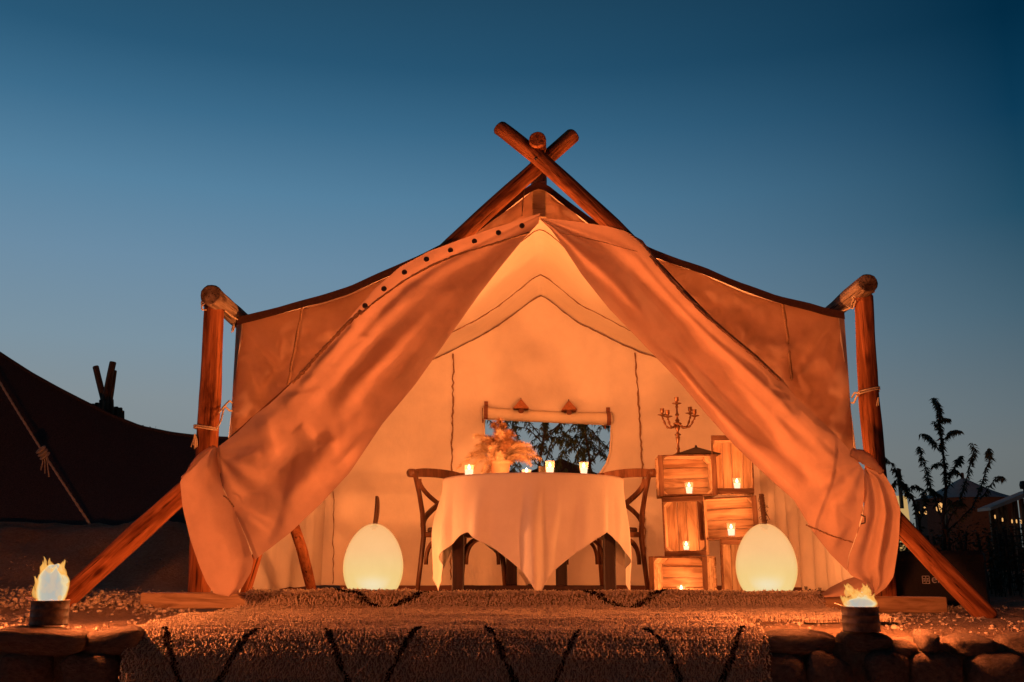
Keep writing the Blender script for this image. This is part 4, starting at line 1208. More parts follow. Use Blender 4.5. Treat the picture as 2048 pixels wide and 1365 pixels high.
# ---------------------------------------------------------------- cross-back chairs (local: faces +y, back at y=-.19)
def make_chair(loc, rz, label):
    c = thing('cross_back_chair', loc, label, 'chair', 'bentwood chairs at the table', rz)
    sh = .455; hw = .19; dp = .19
    def tb(name, pts, r, n=10):
        mb = MB(); q = [Vector(p) for p in pts]; mb.tube(q, r, n); return mb.build(name, M['chair'], c, True)
    for s in (-1, 1):   # back posts: rear leg bending into the back upright
        pts = [(s * (hw + .015), -dp - .05, 0), (s * (hw + .008), -dp - .025, .2), (s * hw, -dp, sh - .03), (s * (hw + .004), -dp - .012, .58), (s * (hw + .014), -dp - .04, .72), (s * (hw + .022), -dp - .075, .84), (s * (hw + .02), -dp - .09, .885)]
        tb('back_leg', pts, [.016, .017, .019, .018, .017, .018, .019])
        tb('front_leg', [(s * (hw + .015), dp + .03, 0), (s * (hw + .01), dp + .015, .22), (s * (hw - .005), dp - .01, sh - .02)], [.016, .018, .020])
    # top rail, bowed and turned over at the ends
    mb = MB(); V = []
    for i in range(17):
        t = i / 16 * 2 - 1; x = t * (hw + .05); y = -dp - .08 - .035 * (1 - t * t); z = .862 + .018 * (1 - t * t)
        for (dy, dz) in ((-.012, -.032), (.012, -.032), (.012, .03), (-.012, .03)): V.append((x, y + dy, z + dz * (1 - .35 * abs(t) ** 6)))
    Fc = [(i * 4 + k, i * 4 + (k + 1) % 4, (i + 1) * 4 + (k + 1) % 4, (i + 1) * 4 + k) for i in range(16) for k in range(4)] + [(3, 2, 1, 0), (64, 65, 66, 67)]
    mb.add(V, Fc); mb.build('top_rail', M['chair'], c)
    for s in (-1, 1):
        mb = MB(); p = Vector((s * (hw + .045), -dp - .085, .862)); mb.tube([p + Vector((0, -.026, .004)), p + Vector((0, .02, 0))], [.031, .030], 14)
        mb.build('rail_scroll', M['chair'], c, True)
        # crossing splats
        n = 14
        pts = [Vector((s * (hw - .01) * math.cos(math.pi * i / n) , -dp - .02 - .05 * (i / n) - .02 * math.sin(math.pi * i / n), sh + .03 + (.34) * (i / n))) for i in range(n + 1)]
        mb = MB(); V = []
        for i, p in enumerate(pts):
            d = (pts[min(i + 1, n)] - pts[max(i - 1, 0)]).normalized(); w = d.cross(Vector((0, 1, 0))).normalized() * .017
            y = Vector((0, .006 + (.004 if s > 0 else -.004), 0)); V += [p + w - y, p + w + y, p - w + y, p - w - y]
        Fc = [(i * 4 + k, i * 4 + (k + 1) % 4, (i + 1) * 4 + (k + 1) % 4, (i + 1) * 4 + k) for i in range(n) for k in range(4)] + [(3, 2, 1, 0), (n * 4, n * 4 + 1, n * 4 + 2, n * 4 + 3)]
        mb.add(V, Fc); mb.build('cross_splat', M['chair'], c)
    # seat: frame and pad
    def plate(name, mat, k, z0, z1, bulge=0):
        mb = MB(); V = []; n = 40
        for z, kk in ((z0, .98), (z0 + .004, 1.0), (z1 - .006, 1.0), (z1, .965)):
            for i in range(n):
                a = 2 * math.pi * i / n; cx, sy = math.cos(a), math.sin(a); e = .42
                V.append(((hw + .028) * k * kk * math.copysign(abs(cx) ** e, cx) * (1 - .06 * (sy < 0)), (dp + .035) * k * kk * math.copysign(abs(sy) ** e, sy), z))
        Fc = [(j * n + i, j * n + (i + 1) % n, (j + 1) * n + (i + 1) % n, (j + 1) * n + i) for j in range(3) for i in range(n)]
        Fc.append(tuple(range(n - 1, -1, -1)))
        V.append((0, 0, z1 + bulge)); Fc += [(3 * n + i, 3 * n + (i + 1) % n, 4 * n) for i in range(n)]
        mb.add(V, Fc); mb.build(name, mat, c, True)
    plate('seat', M['chair'], 1.0, sh - .035, sh)
    plate('seat_pad', M['cushion'], .93, sh + .001, sh + .03, .012)
    # bentwood arches between the legs
    for (a, b) in (((-hw, dp), (hw, dp)), ((-hw, -dp), (hw, -dp)), ((-hw, -dp), (-hw, dp)), ((hw, -dp), (hw, dp))):
        A, B = Vector((a[0], a[1], 0)), Vector((b[0], b[1], 0)); pts = []
        for i in range(19):
            t = i / 18; k = .5 - .5 * math.cos(math.pi * t) * 1.0
            e = .07 + .86 * k
            pts.append(A.lerp(B, e) + Vector((0, 0, .235 + .175 * max(0, math.sin(math.pi * t)) ** .72)))
        mb = MB(); mb.tube(pts, .0125, 8); mb.build('arch_brace', M['chair'], c, True)
    return c
CYc = 7.02
p = P(925, 1080, CYc); ch = make_chair((p.x, CYc, FLZ), R(-135), 'cross-back wooden chair on the left side of the table nearer the pampas grass')
p = P(1205, 1080, CYc); copy_thing(ch, (p.x, CYc, FLZ), R(135), 'cross-back wooden chair on the right side of the table nearer the crates')

# ---------------------------------------------------------------- pot of pampas grass
TT = FLZ + TH + .004
px_ = P(1000, 960, 6.70).x
pot = thing('plant_pot', (px_, 6.70, TT), 'plain terracotta pot on the table holding dried pampas grass', 'pot')
mb = MB(); mb.lathe([(0, 0), (.046, 0), (.05, .006), (.062, .07), (.069, .112), (.074, .112), (.076, .135), (.07, .137), (.066, .13), (.06, .08), (0, .07)], 36, close=False); mb.build('pot_body', M['terracotta'], pot, True)
bq = thing('pampas_bouquet', (px_, 6.70, TT + .1), 'fluffy bunch of dried pampas grass plumes spilling out of the pot', 'dried flowers')
rp = random.Random(12)
plumes = []
for i in range(26):
    plumes.append((rp.uniform(0, 6.28), rp.uniform(.05, .20), rp.uniform(.07, .19), -rp.uniform(0, .05)))
for i in range(19):
    a = 2 * math.pi * i / 19 + rp.uniform(-.2, .2); plumes.append((a, rp.uniform(.06, .17), rp.uniform(.13, .22), 0)); plumes.append((a + .2, rp.uniform(.03, .14), rp.uniform(.12, .20), -.01))
plumes += [(2.6, .25, .135, -.09), (3.1, .27, .10, -.12), (3.5, .21, .08, -.14), (3.9, .17, .06, -.16), (.3, .23, .15, -.05), (-.2, .25, .13, -.09), (-.5, .22, .1, -.1), (6.0, .19, .16, -.02),
           (1.8, .02, .31, .0), (2.2, .07, .29, 0), (1.2, .05, .28, 0), (.9, .10, .24, 0), (3.4, .1, .03, -.15), (-1.2, .06, .2, 0), (-1.8, .08, .2, 0), (4.4, .05, .24, 0)]
for a, out, up, droop in plumes:
    n = 16; pts = []
    ca, sa = math.cos(a), math.sin(a) * .8
    for i in range(n + 1):
        t = i / n
        pts.append(Vector((ca * out * t ** 1.2 * 1.05, sa * out * t ** 1.2, up * math.sin(min(1.45, t * 1.7)) * 1.0 + droop * max(0, t - .4) ** 2 * 2.5)))
    mb = MB(); mb.tube(pts, [.0022 * (1 - .7 * i / n) for i in range(n + 1)], 4)
    for q in range(760):
        t = rp.uniform(.1, 1) ; i = min(n - 1, int(t * n)); f = t * n - i
        p0 = pts[i].lerp(pts[i + 1], f); d = (pts[i + 1] - pts[i]).normalized()
        w = Vector((rp.gauss(0, 1), rp.gauss(0, 1), rp.gauss(0, 1))).normalized()
        L = rp.uniform(.020, .050) * (1.15 - .6 * abs(t - .6))
        e = p0 + (d * .55 + w * .8).normalized() * L + Vector((0, 0, -.010 * rp.random()))
        mid = p0.lerp(e, .55) + w * .004
        s_ = d.cross(w); s_ = s_.normalized() * .0007 if s_.length > 1e-4 else Vector((.0009, 0, 0))
        mb.add([p0 - s_, p0 + s_, mid + s_, mid - s_, e], [(0, 1, 2, 3), (3, 2, 4)])
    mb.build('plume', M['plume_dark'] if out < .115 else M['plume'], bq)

# ---------------------------------------------------------------- candles in glasses
def make_candle(kind, loc, label, group, w):
    """kind: tumbler | small | tall | shot | tealight"""
    r0, r1, h, wz = {'tumbler': (.020, .024, .064, .030), 'small': (.028, .029, .066, .038), 'tall': (.024, .030, .090, .050), 'shot': (.022, .030, .082, .048), 'tealight': (.027, .028, .034, .014)}[kind]
    c = thing('candle_glass', loc, label, 'candle', group)
    mb = MB(); mb.lathe([(0, .0), (r0, 0), (r1, h), (r1 - .002, h), (r0 - .002, .006), (0, .006)], 22, close=False); mb.build('glass', M['glass'], c, True)
    rw = r0 + (r1 - r0) * .5 - .003
    mb = MB(); mb.lathe([(0, .007), (r0 - .0035, .007), (rw, wz - .004), (rw - .003, wz), (.006, wz - .003), (0, wz - .003)], 20, close=False); mb.build('wax', M['wax'], c, True)
    mb = MB(); mb.tube([(0, 0, wz - .004), (.001, 0, wz + .006)], .0012, 5); mb.build('wick', M['eyelet'], c)
    mb = MB(); mb.lathe([(0, wz + .001), (.007, wz + .006), (.0095, wz + .012), (.008, wz + .020), (.004, wz + .029), (0, wz + .034)], 10, close=False); mb.build('flame', M['candle_flame'], c, True)
    point_light('candle_light', (0, 0, wz + .022), w, c, .012)
    return c
TG = 'candles burning on the table'
def on_table(u, y): return Vector((P(u, 960, y).x, y, TT))
make_candle('small', on_table(938, 6.26), 'short wide glass candle on the table left of the pampas grass', TG, TABLE_W)
make_candle('tealight', on_table(1053, 6.22), 'low tealight on the table between the pot and the tall candle', TG, TABLE_W)
make_candle('tall', on_table(1100, 6.24), 'tallest glass candle at the middle of the table', TG, TABLE_W)
make_candle('shot', on_table(1168, 6.24), 'glass candle at the right end of the row on the table', TG, TABLE_W)
g_ = thing('empty_tumbler', on_table(1086, 6.33), 'small clear empty glass behind the tallest candle on the table', 'glass')
mb = MB(); mb.lathe([(0, 0), (.024, 0), (.027, .062), (.025, .062), (.0225, .006), (0, .006)], 22, close=False); mb.build('glass', M['glass'], g_, True)
mb = MB(); mb.lathe([(.0272, .062), (.0278, .064), (.0272, .066), (.0252, .066), (.0252, .062)], 22, close=False); mb.build('rim', M['glass'], g_, True)

# ---------------------------------------------------------------- crates (local: long axis x, opening towards -y, bottom of crate at the back)
CL, CWd, CD = .385, .278, .27
def make_crate(loc, label):
    c = thing('wooden_crate', loc, label, 'crate', 'wooden crates stacked beside the table')
    def bx(name, ctr, d, bev=.0025, mat=None):
        mb = MB(); mb.box((0, 0, 0), d, bev=bev); o = mb.build(name, mat or M['crate'], c); o.location = ctr; return o
    th = .014
    # bottom boards (the back when lying on its side)
    for i in range(4):
        o = bx('board', (0, CD / 2 - th / 2 + (.010 if i % 2 else 0), -CWd / 2 + CWd * (i + .5) / 4), (CL - .004, th, CWd / 4 - (.007 if i % 2 else -.002)), bev=.004)
    for s in (-1, 1):      # long sides: three slats each
        for i in range(3):
            o = bx('slat', (0, -CD / 2 + (CD - th) * (i + .5) / 3, s * (CWd / 2 - .005)), (CL, (CD - th) / 3 - .014, .010))
        bx('edge_rail', (0, -CD / 2 - .0055, s * (CWd / 2 - .006)), (CL - .066, .011, .011), mat=M['crate_shaded'])
        # end panels: two boards with a hand slot between
        for yy, w in ((-CD * .30, .095), (CD * .14, .115)):
            bx('end_board', (s * (CL / 2 - .014), yy, 0), (th, w, CWd - .024))
        bx('end_rim', (s * (CL / 2 - .014), -CD / 2 - .006, 0), (.034, .012, CWd - .002), mat=M['crate_shaded'])
        for q in (-1, 1):  # triangular corner blocks
            mb = MB(); a = .036; x0, z0 = -s * 0, 0
            V = [(0, -CD / 2 + .002, 0), (-s * a, -CD / 2 + .002, 0), (0, -CD / 2 + .002, -q * a), (0, CD / 2 - .014, 0), (-s * a, CD / 2 - .014, 0), (0, CD / 2 - .014, -q * a)]
            Fc = [(0, 1, 2), (3, 5, 4), (0, 3, 4, 1), (1, 4, 5, 2), (2, 5, 3, 0)]
            mb.add(V, Fc); o = mb.build('corner_block', M['crate'], c); o.location = (s * (CL / 2 - .021), 0, q * (CWd / 2 - .0105))
    return c
cy0 = 6.78
zs = FLZ + .012
def xat(u, y=cy0): return P(u, 1050, y).x
rows = [  # left x px, z bottom, vertical, label, roll, yaw
    ('E', 1297, zs, False, 'bottom left crate of the stack lying on its side on the floor', 0, -24),
    ('F', 1440, zs, True, 'crate standing upright on the floor behind the right egg lamp', 0, -10),
    ('C', 1326, zs + CWd + .004, True, 'upright crate with vertical boards between the bottom crate and the top left crate', -1.2, -15),
    ('D', 1398, zs + CL + .004, False, 'tilted crate lying on its side in the middle of the stack', 2.2, -12),
    ('A', 1321, zs + CWd + CL + .012, False, 'top left crate of the stack lying on its side under the candelabrum', .6, -3),
    ('B', 1428, zs + CWd + CL + .030, True, 'tall upright crate at the top right of the stack half hidden by the tent flap', 1.2, -12)]
first = None; crates = {}
for key, u, z, vert, lab, roll, yaw in rows:
    w, h = (CWd, CL) if vert else (CL, CWd)
    off = Matrix.Rotation(R(yaw), 3, 'Z') @ Vector((w / 2, CD / 2, 0))
    loc = Vector((xat(u) + off.x, cy0 + off.y, z + h / 2))
    if first is None: first = make_crate(loc, lab); o = first
    else: o = copy_thing(first, loc, None, lab)
    o.rotation_euler = (0, R(90 + roll) if vert else R(-roll), R(yaw))
    crates[key] = (loc.x, z, w, h)
CG = 'candles burning inside the crates'
def in_crate(key, u, kind, label, w, dz=.016):
    x, z, cw, ch_ = crates[key]
    make_candle(kind, Vector((xat(u, 6.86), 6.86, z + dz)), label, CG, w)
in_crate('A', 1381, 'shot', 'glass candle inside the top left crate', CRATE_W)
in_crate('B', 1478, 'shot', 'glass candle inside the tall upright crate at top right', CRATE_W, .026)
in_crate('D', 1462, 'tall', 'glass candle inside the tilted middle crate', CRATE_W, .02)
in_crate('C', 1371, 'tumbler', 'small candle inside the upright crate with vertical boards', CRATE_W, .032)
in_crate('E', 1358, 'small', 'glass candle inside the bottom left crate', CRATE_W, .018)
g_ = copy_thing(g_, Vector((xat(1480, 6.7), 6.66, FLZ + .03)), None, 'clear empty tumbler on the floor between the upright crate and the egg lamp')

# candelabrum on the top left crate
xA, zA, wA, hA = crates['A']
cz = zA + hA + .006
cb = thing('candelabrum', (xat(1362, 6.92), 6.92, cz), 'ornate bronze five-cup candelabrum without candles standing on the top left crate', 'candelabrum')
mb = MB(); mb.lathe([(0, 0), (.05, 0), (.052, .006), (.03, .012), (.014, .022), (.010, .03), (.009, .04)], 22, close=False); mb.build('base', M['bronze'], cb, True)
stem = [(.008, .035), (.013, .05), (.008, .06), (.007, .085), (.014, .115), (.016, .13), (.009, .14), (.022, .146), (.022, .151), (.009, .157), (.008, .175), (.017, .19), (.018, .205), (.010, .214), (.03, .222), (.03, .228), (.012, .236), (.016, .25), (.008, .26), (.007, .275), (.016, .288), (.008, .298), (.006, .33), (.011, .345), (.006, .36)]
mb = MB(); mb.lathe(stem, 16); mb.build('stem', M['bronze'], cb, True)
def cup(x, y, z):
    mb = MB(); mb.lathe([(.003, z - .012), (.012, z - .004), (.033, z + .002), (.034, z + .005), (.012, z + .006), (.008, z + .014), (.015, z + .022), (.014, z + .045), (.017, z + .047), (.012, z + .047), (.011, z + .03), (0, z + .03)], 16, (x, y, 0), close=False)
    mb.build('candle_cup', M['bronze'], cb, True)
cup(0, 0, .365)
for ax, ay, zz in ((-.098, .035, .29), (-.075, -.055, .265), (.098, .03, .30), (.115, -.04, .272)):
    mb = MB(); n = 16; pts = []
    for i in range(n + 1):
        t = i / n
        pts.append((ax * (1 - (1 - t) ** 1.8) , ay * (1 - (1 - t) ** 1.8), .228 - .035 * math.sin(math.pi * min(1, t * 1.35)) + (zz - .238) * t ** 2.6))
    mb.tube(pts, [.0065 + .0025 * math.sin(i * 1.9) for i in range(n + 1)], 8); mb.build('arm', M['bronze'], cb, True); cup(ax, ay, zz)
# dark pyramid lid on the crate
pz = thing('pyramid_lantern_lid', (xat(1398, 6.9), 6.9, cz - .001), 'dark sheet metal pyramid lid lying on the top left crate', 'lantern lid')
mb = MB(); b_ = .15
mb.add([(-b_, -.10, 0), (b_, -.10, 0), (b_, .10, 0), (-b_, .10, 0), (-b_, -.10, .006), (b_, -.10, .006), (b_, .10, .006), (-b_, .10, .006), (0, 0, .062)],
       [(3, 2, 1, 0), (0, 1, 5, 4), (1, 2, 6, 5), (2, 3, 7, 6), (3, 0, 4, 7), (4, 5, 8), (5, 6, 8), (6, 7, 8), (7, 4, 8)]); mb.build('lid_panel', M['pyramid'], pz)
mb = MB(); mb.lathe([(0, .060), (.008, .060), (.009, .068), (.004, .074), (0, .076)], 10, close=False); mb.build('finial', M['pyramid'], pz, True)

# copper lamps on the back wall
for u, v, lab in ((1042, 809, 'copper pyramid wall lamp above the window on the left'), (1138, 812, 'copper pyramid wall lamp above the window on the right')):
    p = P(u, v, YB - .10); lp = thing('wall_lamp', p, lab, 'wall lamp', 'copper wall lamps over the window')
    mb = MB(); s = .072
    mb.add([(-s, -s, -.045), (s, -s, -.045), (s, s, -.045), (-s, s, -.045), (0, 0, .052), (-s * .94, -s * .94, -.052), (s * .94, -s * .94, -.052), (s * .94, s * .94, -.052), (-s * .94, s * .94, -.052), (0, 0, .036)],
           [(0, 1, 4), (1, 2, 4), (2, 3, 4), (3, 0, 4), (6, 5, 9), (7, 6, 9), (8, 7, 9), (5, 8, 9), (0, 5, 6, 1), (1, 6, 7, 2), (2, 7, 8, 3), (3, 8, 5, 0)]); mb.build('shade', M['copper'], lp)
    mb = MB(); mb.lathe([(.0, -.088), (.018, -.082), (.027, -.068), (.03, -.05), (.026, -.03), (0, -.02)], 14, close=False); mb.build('bulb_holder', M['strap'], lp, True)
    mb = MB(); mb.tube([(0, 0, .05), (0, .03, .062), (0, .09, .055)], .004, 6); mb.build('bracket', M['eyelet'], lp, True)
p = P(1095, 822, YB - .1)
# ================================================================== SURROUNDINGS
# black equipment case behind the right pole
pc = G(1880, 1207, 0.0); pc = Vector((P(1878, 1150, 6.75).x, 6.75, 0))
case = thing('equipment_case', (pc.x, 6.9, gh(pc.x, 6.9) - .01), 'black case with a small white printed logo standing behind the right leaning pole', 'case')
mb = MB(); mb.box((0, 0, .185), (.66, .3, .37), bev=.025); mb.build('case_body', M['black'], case)
mb = MB(); mb.box((0, 0, .30), (.668, .306, .012), bev=.003); mb.build('lid_seam', M['black'], case)
mb = MB(); mb.tube([(-.08, -.02, .37), (-.07, -.02, .40), (.07, -.02, .40), (.08, -.02, .37)], .011, 8); mb.build('handle', M['black'], case, True)
lg = P(1852, 1160, 6.746); k = 6.746 / F
mb = MB(); fx = lg.x - pc.x; fz = lg.z - case.location.z; yy = -.1525
s = 7.0 * k
for dx in (-1, 0, 1): mb.box((fx + dx * s * .96, yy, fz), (s * .16, .003, s * 2.1))
for dz in (-1, 1): mb.box((fx, yy, fz + dz * s), (s * 1.75, .003, s * .16))
for dx in (-.5, .5):
    mb.box((fx + dx * s, yy, fz + s * .36), (s * .5, .003, s * .16)); mb.box((fx + dx * s, yy, fz - s * .36), (s * .5, .003, s * .16))
    mb.box((fx + dx * s, yy, fz), (s * .16, .003, s * .5))
mb.build('logo_mark', M['print'], case)
fc = bpy.data.curves.new('logo_text', 'FONT'); fc.body = 'eli'; fc.size = .078; fc.extrude = .0012
tmp = bpy.data.objects.new('tmp', fc); COL.objects.link(tmp)
bpy.context.view_layer.update()
dg = bpy.context.evaluated_depsgraph_get()
me = bpy.data.meshes.new_from_object(tmp.evaluated_get(dg)); bpy.data.objects.remove(tmp)
me.materials.clear(); o = link_mesh('logo_text', me, M['print'], case)
o.rotation_euler = (math.pi / 2, 0, 0); o.location = (fx + s * 1.5, yy, fz - s * .85)

# ---------------------------------------------------------------- trees with long drooping leaves
def leaf_add(mb, p, d, L, w, nrm):
    d = d.normalized(); sd = d.cross(nrm)
    sd = sd.normalized() * w if sd.length > 1e-4 else Vector((w, 0, 0))
    m1 = p + d * L * .45; tip = p + d * L + Vector((0, 0, -L * .22))
    up = nrm.normalized() * w * .35
    mb.add([p, m1 + sd + up, m1, m1 - sd + up, tip], [(0, 2, 1), (0, 3, 2), (1, 2, 4), (2, 3, 4)])
def tree(name, label, base, stems, seed, leaf=.075, group=None, dens=16, twig=.012):
    """stems: list of polylines (offsets from base); leaves hang along the outer part of each"""
    rt = random.Random(seed)
    root = thing(name, base, label, 'tree', group)
    tr, lv = MB(), MB()
    for si, (pts, r) in enumerate(stems):
        q = resample([Vector(p) for p in pts], 14)
        q = [p + Vector((rt.uniform(-.012, .012), rt.uniform(-.012, .012), 0)) if 0 < i < 13 else p for i, p in enumerate(q)]
        tr.tube(q, [r * (1 - .8 * i / 13) for i in range(14)], 6)
        L = sum((b - a).length for a, b in zip(q, q[1:]))
        n = int(L * dens * 3.2); start = .12 if si else .42
        for _ in range(n):
            t = start + (1 - start) * rt.random() ** .8; i = min(12, int(t * 13)); p = q[i].lerp(q[i + 1], t * 13 - i)
            ax = (q[i + 1] - q[i]).normalized(); an = rt.uniform(0, 6.28)
            out = Vector((math.cos(an), math.sin(an), 0))
            d = out * rt.uniform(.4, 1) + ax * rt.uniform(-.1, .6) + Vector((0, 0, -rt.uniform(.15, 1.1)))
            leaf_add(lv, p, d, leaf * rt.uniform(.6, 1.25), leaf * .13, Vector((rt.gauss(0, 1), rt.gauss(0, 1), rt.gauss(0, 1) + 1)))
    tr.build('trunk', M['bark'], root, True)
    o = lv.build('foliage', M['leaf'], root); o['kind'] = 'stuff'
    return root
def px_stems(base, y, lst, rng):
    out = []
    for pl, r in lst:
        out.append(([P(u, v, y + rng.uniform(-.25, .25) * (i > 0)) - base for i, (u, v) in enumerate(pl)], r))
    return out
rt = random.Random(4)
y = 9.6; b = P(1888, 1120, y); b = Vector((b.x, y, gh(b.x, y) - .02))
L_ = [([(1888, 1180), (1888, 1060), (1890, 960), (1884, 900), (1880, 850), (1876, 815), (1868, 796)], .022),
      ([(1889, 1050), (1868, 990), (1850, 940), (1842, 905), (1838, 893)], .010), ([(1889, 1000), (1902, 950), (1916, 925), (1922, 912)], .009),
      ([(1889, 1060), (1925, 990), (1940, 930), (1950, 900), (1944, 886)], .010), ([(1889, 1070), (1950, 1010), (1968, 950), (1980, 915), (1978, 896)], .010),
      ([(1960, 1000), (1980, 970), (1996, 952), (2006, 956)], .006), ([(1884, 905), (1864, 882), (1850, 868), (1840, 868)], .007), ([(1882, 890), (1896, 872), (1910, 860), (1919, 862)], .007),
      ([(1886, 1000), (1872, 985), (1858, 975), (1848, 985)], .006), ([(1888, 960), (1900, 945), (1908, 938), (1920, 948)], .006), ([(1882, 860), (1874, 848), (1868, 842)], .004), ([(1880, 845), (1890, 836), (1896, 838)], .004),
      ([(1890, 985), (1896, 1000), (1906, 1010)], .004), ([(1886, 930), (1876, 925), (1866, 932)], .004), ([(1889, 1030), (1905, 1010), (1915, 1000), (1926, 1010)], .005)]
tree('young_tree', 'young slender tree with drooping leaf tips rising above the hedge on the right', b, px_stems(b, y, L_, rt), 3, .054, None, 66)
y = 9.0; b = P(1850, 1120, y); b = Vector((b.x, y, gh(b.x, y) - .02))
L_ = [([(1850, 1180), (1846, 1080), (1825, 1000), (1800, 955), (1778, 925), (1760, 905)], .012), ([(1830, 1010), (1812, 980), (1806, 965)], .007), ([(1840, 1040), (1850, 1000), (1846, 985)], .007), ([(1815, 980), (1830, 970), (1842, 978)], .005), ([(1800, 955), (1790, 962), (1782, 975)], .004)]
tree('young_tree', 'thin arching sapling leaning left just behind the right log post', b, px_stems(b, y, L_, rt), 5, .054, None, 56)
# trees behind the tent, seen through the window
for u0, y, sd, lab in ((1000, 11.6, 21, 'leafy tree behind the tent at the left of the window'), (1090, 11.2, 22, 'thin branching tree behind the middle of the tent window'), (1175, 11.4, 23, 'dark leafy tree behind the tent at the right of the window'), (1240, 11.9, 24, 'slim tree behind the tent beyond the right window edge')):
    rr = random.Random(sd); bx_ = P(u0, 1100, y).x; b = Vector((bx_, y, gh(bx_, y) - .02)); st = []
    H = rr.uniform(2.0, 2.3)
    main = [(0, 0, 0), (rr.uniform(-.05, .05), 0, .6), (rr.uniform(-.08, .08), 0, 1.2), (rr.uniform(-.1, .1), .05, H)]
    st.append((main, .028))
    for k in range(20):
        z = rr.uniform(.35, H * .92); an = rr.uniform(0, 6.28); L = rr.uniform(.35, .75)
        o_ = Vector((math.cos(an), math.sin(an) * .6, 0)); s0 = Vector((0, 0, z))
        st.append(([s0, s0 + o_ * L * .5 + Vector((0, 0, L * .45)), s0 + o_ * L * .85 + Vector((0, 0, L * .5)), s0 + o_ * L * 1.1 + Vector((0, 0, L * .18))], .008))
        s1 = s0 + o_ * L * .5 + Vector((0, 0, L * .45)); a2 = an + rr.uniform(-1.2, 1.2); o2 = Vector((math.cos(a2), math.sin(a2) * .6, 0))
        st.append(([s1, s1 + o2 * .2 + Vector((0, 0, .18)), s1 + o2 * .34 + Vector((0, 0, .10))], .005))
    tree('leafy_tree', lab, b, st, sd, .062, 'trees behind the tent', 34)
# dark tent beyond the trees
pa = P(1122, 917, 17); bl = P(985, 975, 17); br = P(1275, 975, 17)
dt = thing('far_tent', (pa.x, 17, 0), 'dark pitched tent roof seen through the window behind the trees', 'tent')
mb = MB(); V = []
for yy_, k in ((0, 1), (3.5, 1)):
    for i in range(21):
        t = i / 20 * 2 - 1; w = (br.x - bl.x) / 2 * 1.35
        V.append((t * w, yy_, bl.z - .15 + (pa.z - bl.z + .15) * (1 - abs(t)) ** 1.1))
    V += [(-w, yy_, -.05), (w, yy_, -.05)]
Fc = [(i, i + 1, 23 + i + 1, 23 + i) for i in range(20)] + [tuple(range(0, 21)) + (22, 21), tuple(23 + i for i in (21, 22)) + tuple(23 + i for i in range(20, -1, -1)), (0, 23, 44, 21), (20, 22, 45, 43)]
mb.add(V, Fc).build('canvas', M['shadecloth'], dt)

# ---------------------------------------------------------------- dark tent on the left
lt = thing('dark_tent', (-3.6, 10.6, .55), 'large dark shade cloth tent sloping down behind the left log post', 'tent')
ridge_px = [(-560, 470), (-300, 540), (-150, 610), (-60, 670), (0, 709), (60, 748), (110, 776), (160, 802), (220, 832), (280, 856), (340, 869), (400, 876), (470, 880), (560, 884)]
base_px = [(-600, 1046), (-300, 1048), (0, 1053), (200, 1062), (400, 1078), (560, 1090)]
n, m_ = 70, 14
Rg, Bs = px_resample(ridge_px, n + 1), px_resample(base_px, n + 1)
def interp_u(pl, u):
    return np.interp(u, [p[0] for p in pl], [p[1] for p in pl])
V = []
for i in range(n + 1):
    u = -560 + 1120 * i / n
    tp = P(u, float(interp_u(ridge_px, u)), 11.8); bt = P(u, float(interp_u(base_px, u)), 9.6)
    for k in range(m_ + 1):
        t = k / m_; p = tp.lerp(bt, t); p.z -= .10 * math.sin(math.pi * t); p.x = tp.x + (bt.x * 11.8 / 9.6 * .82 - tp.x) * t * .6 if False else p.x
        V.append(p + Vector((0, .04 * noise.noise(Vector((u * .02, t * 4, 1))), 0)))
Fc = [(i * (m_ + 1) + k, i * (m_ + 1) + k + 1, (i + 1) * (m_ + 1) + k + 1, (i + 1) * (m_ + 1) + k) for i in range(n) for k in range(m_)]
MB().add(V, Fc).build('front_slope', M['shadecloth'], lt, True, world=True)
V2 = []
for i in range(n + 1):
    tp = V[i * (m_ + 1)]
    V2 += [tp + Vector((0, .01, 0)), tp + Vector((0, 1.2, -max(.0, tp.z - .5) * .5)), Vector((tp.x, 14.2, .5))]
Fc = [(i * 3 + k, i * 3 + k + 1, i * 3 + k + 4, i * 3 + k + 3) for i in range(n) for k in range(2)]
MB().add(V2, Fc).build('rear_slope', M['shadecloth'], lt, True, world=True)
mb = MB(); mb.tube([V[i * (m_ + 1)] + Vector((0, 0, .01)) for i in range(n + 1)], .022, 6); mb.build('ridge_hem', M['shadecloth'], lt, True, world=True)
# guy rope with a knot, down to the bank
gz = thing('guy_rope', P(185, 1056, 8.9), 'pale knotted guy rope running down across the dark tent on the left', 'rope')
a, b = P(-60, 664, 9.5), P(186, 1058, 8.9)
rope([a.lerp(b, i / 20) + Vector((0, 0, -.03 * math.sin(math.pi * i / 20))) for i in range(21)], .011, 'rope_line', gz)
mb = MB(); c = a.lerp(b, .63) + Vector((.0, -.01, -.02))
for k in range(3):
    cc_ = c + (b - a).normalized() * (k - 1) * .04; q = [cc_ + Vector((.032 * math.cos(t), -.015 + .02 * math.sin(t), .03 * math.sin(t + .8))) for t in [i * .5 for i in range(14)]]
    mb.tube(q, .011, 6)
mb.build('knot', M['rope'], gz, True, world=True)
for k in range(3):
    p = c + Vector((.02 * k - .01, -.02, -.02)); rope([p, p + Vector((.02, 0, -.06)), p + Vector((.01 + .02 * k, 0, -.14 - .03 * k))], .006, 'rope_tail', gz)
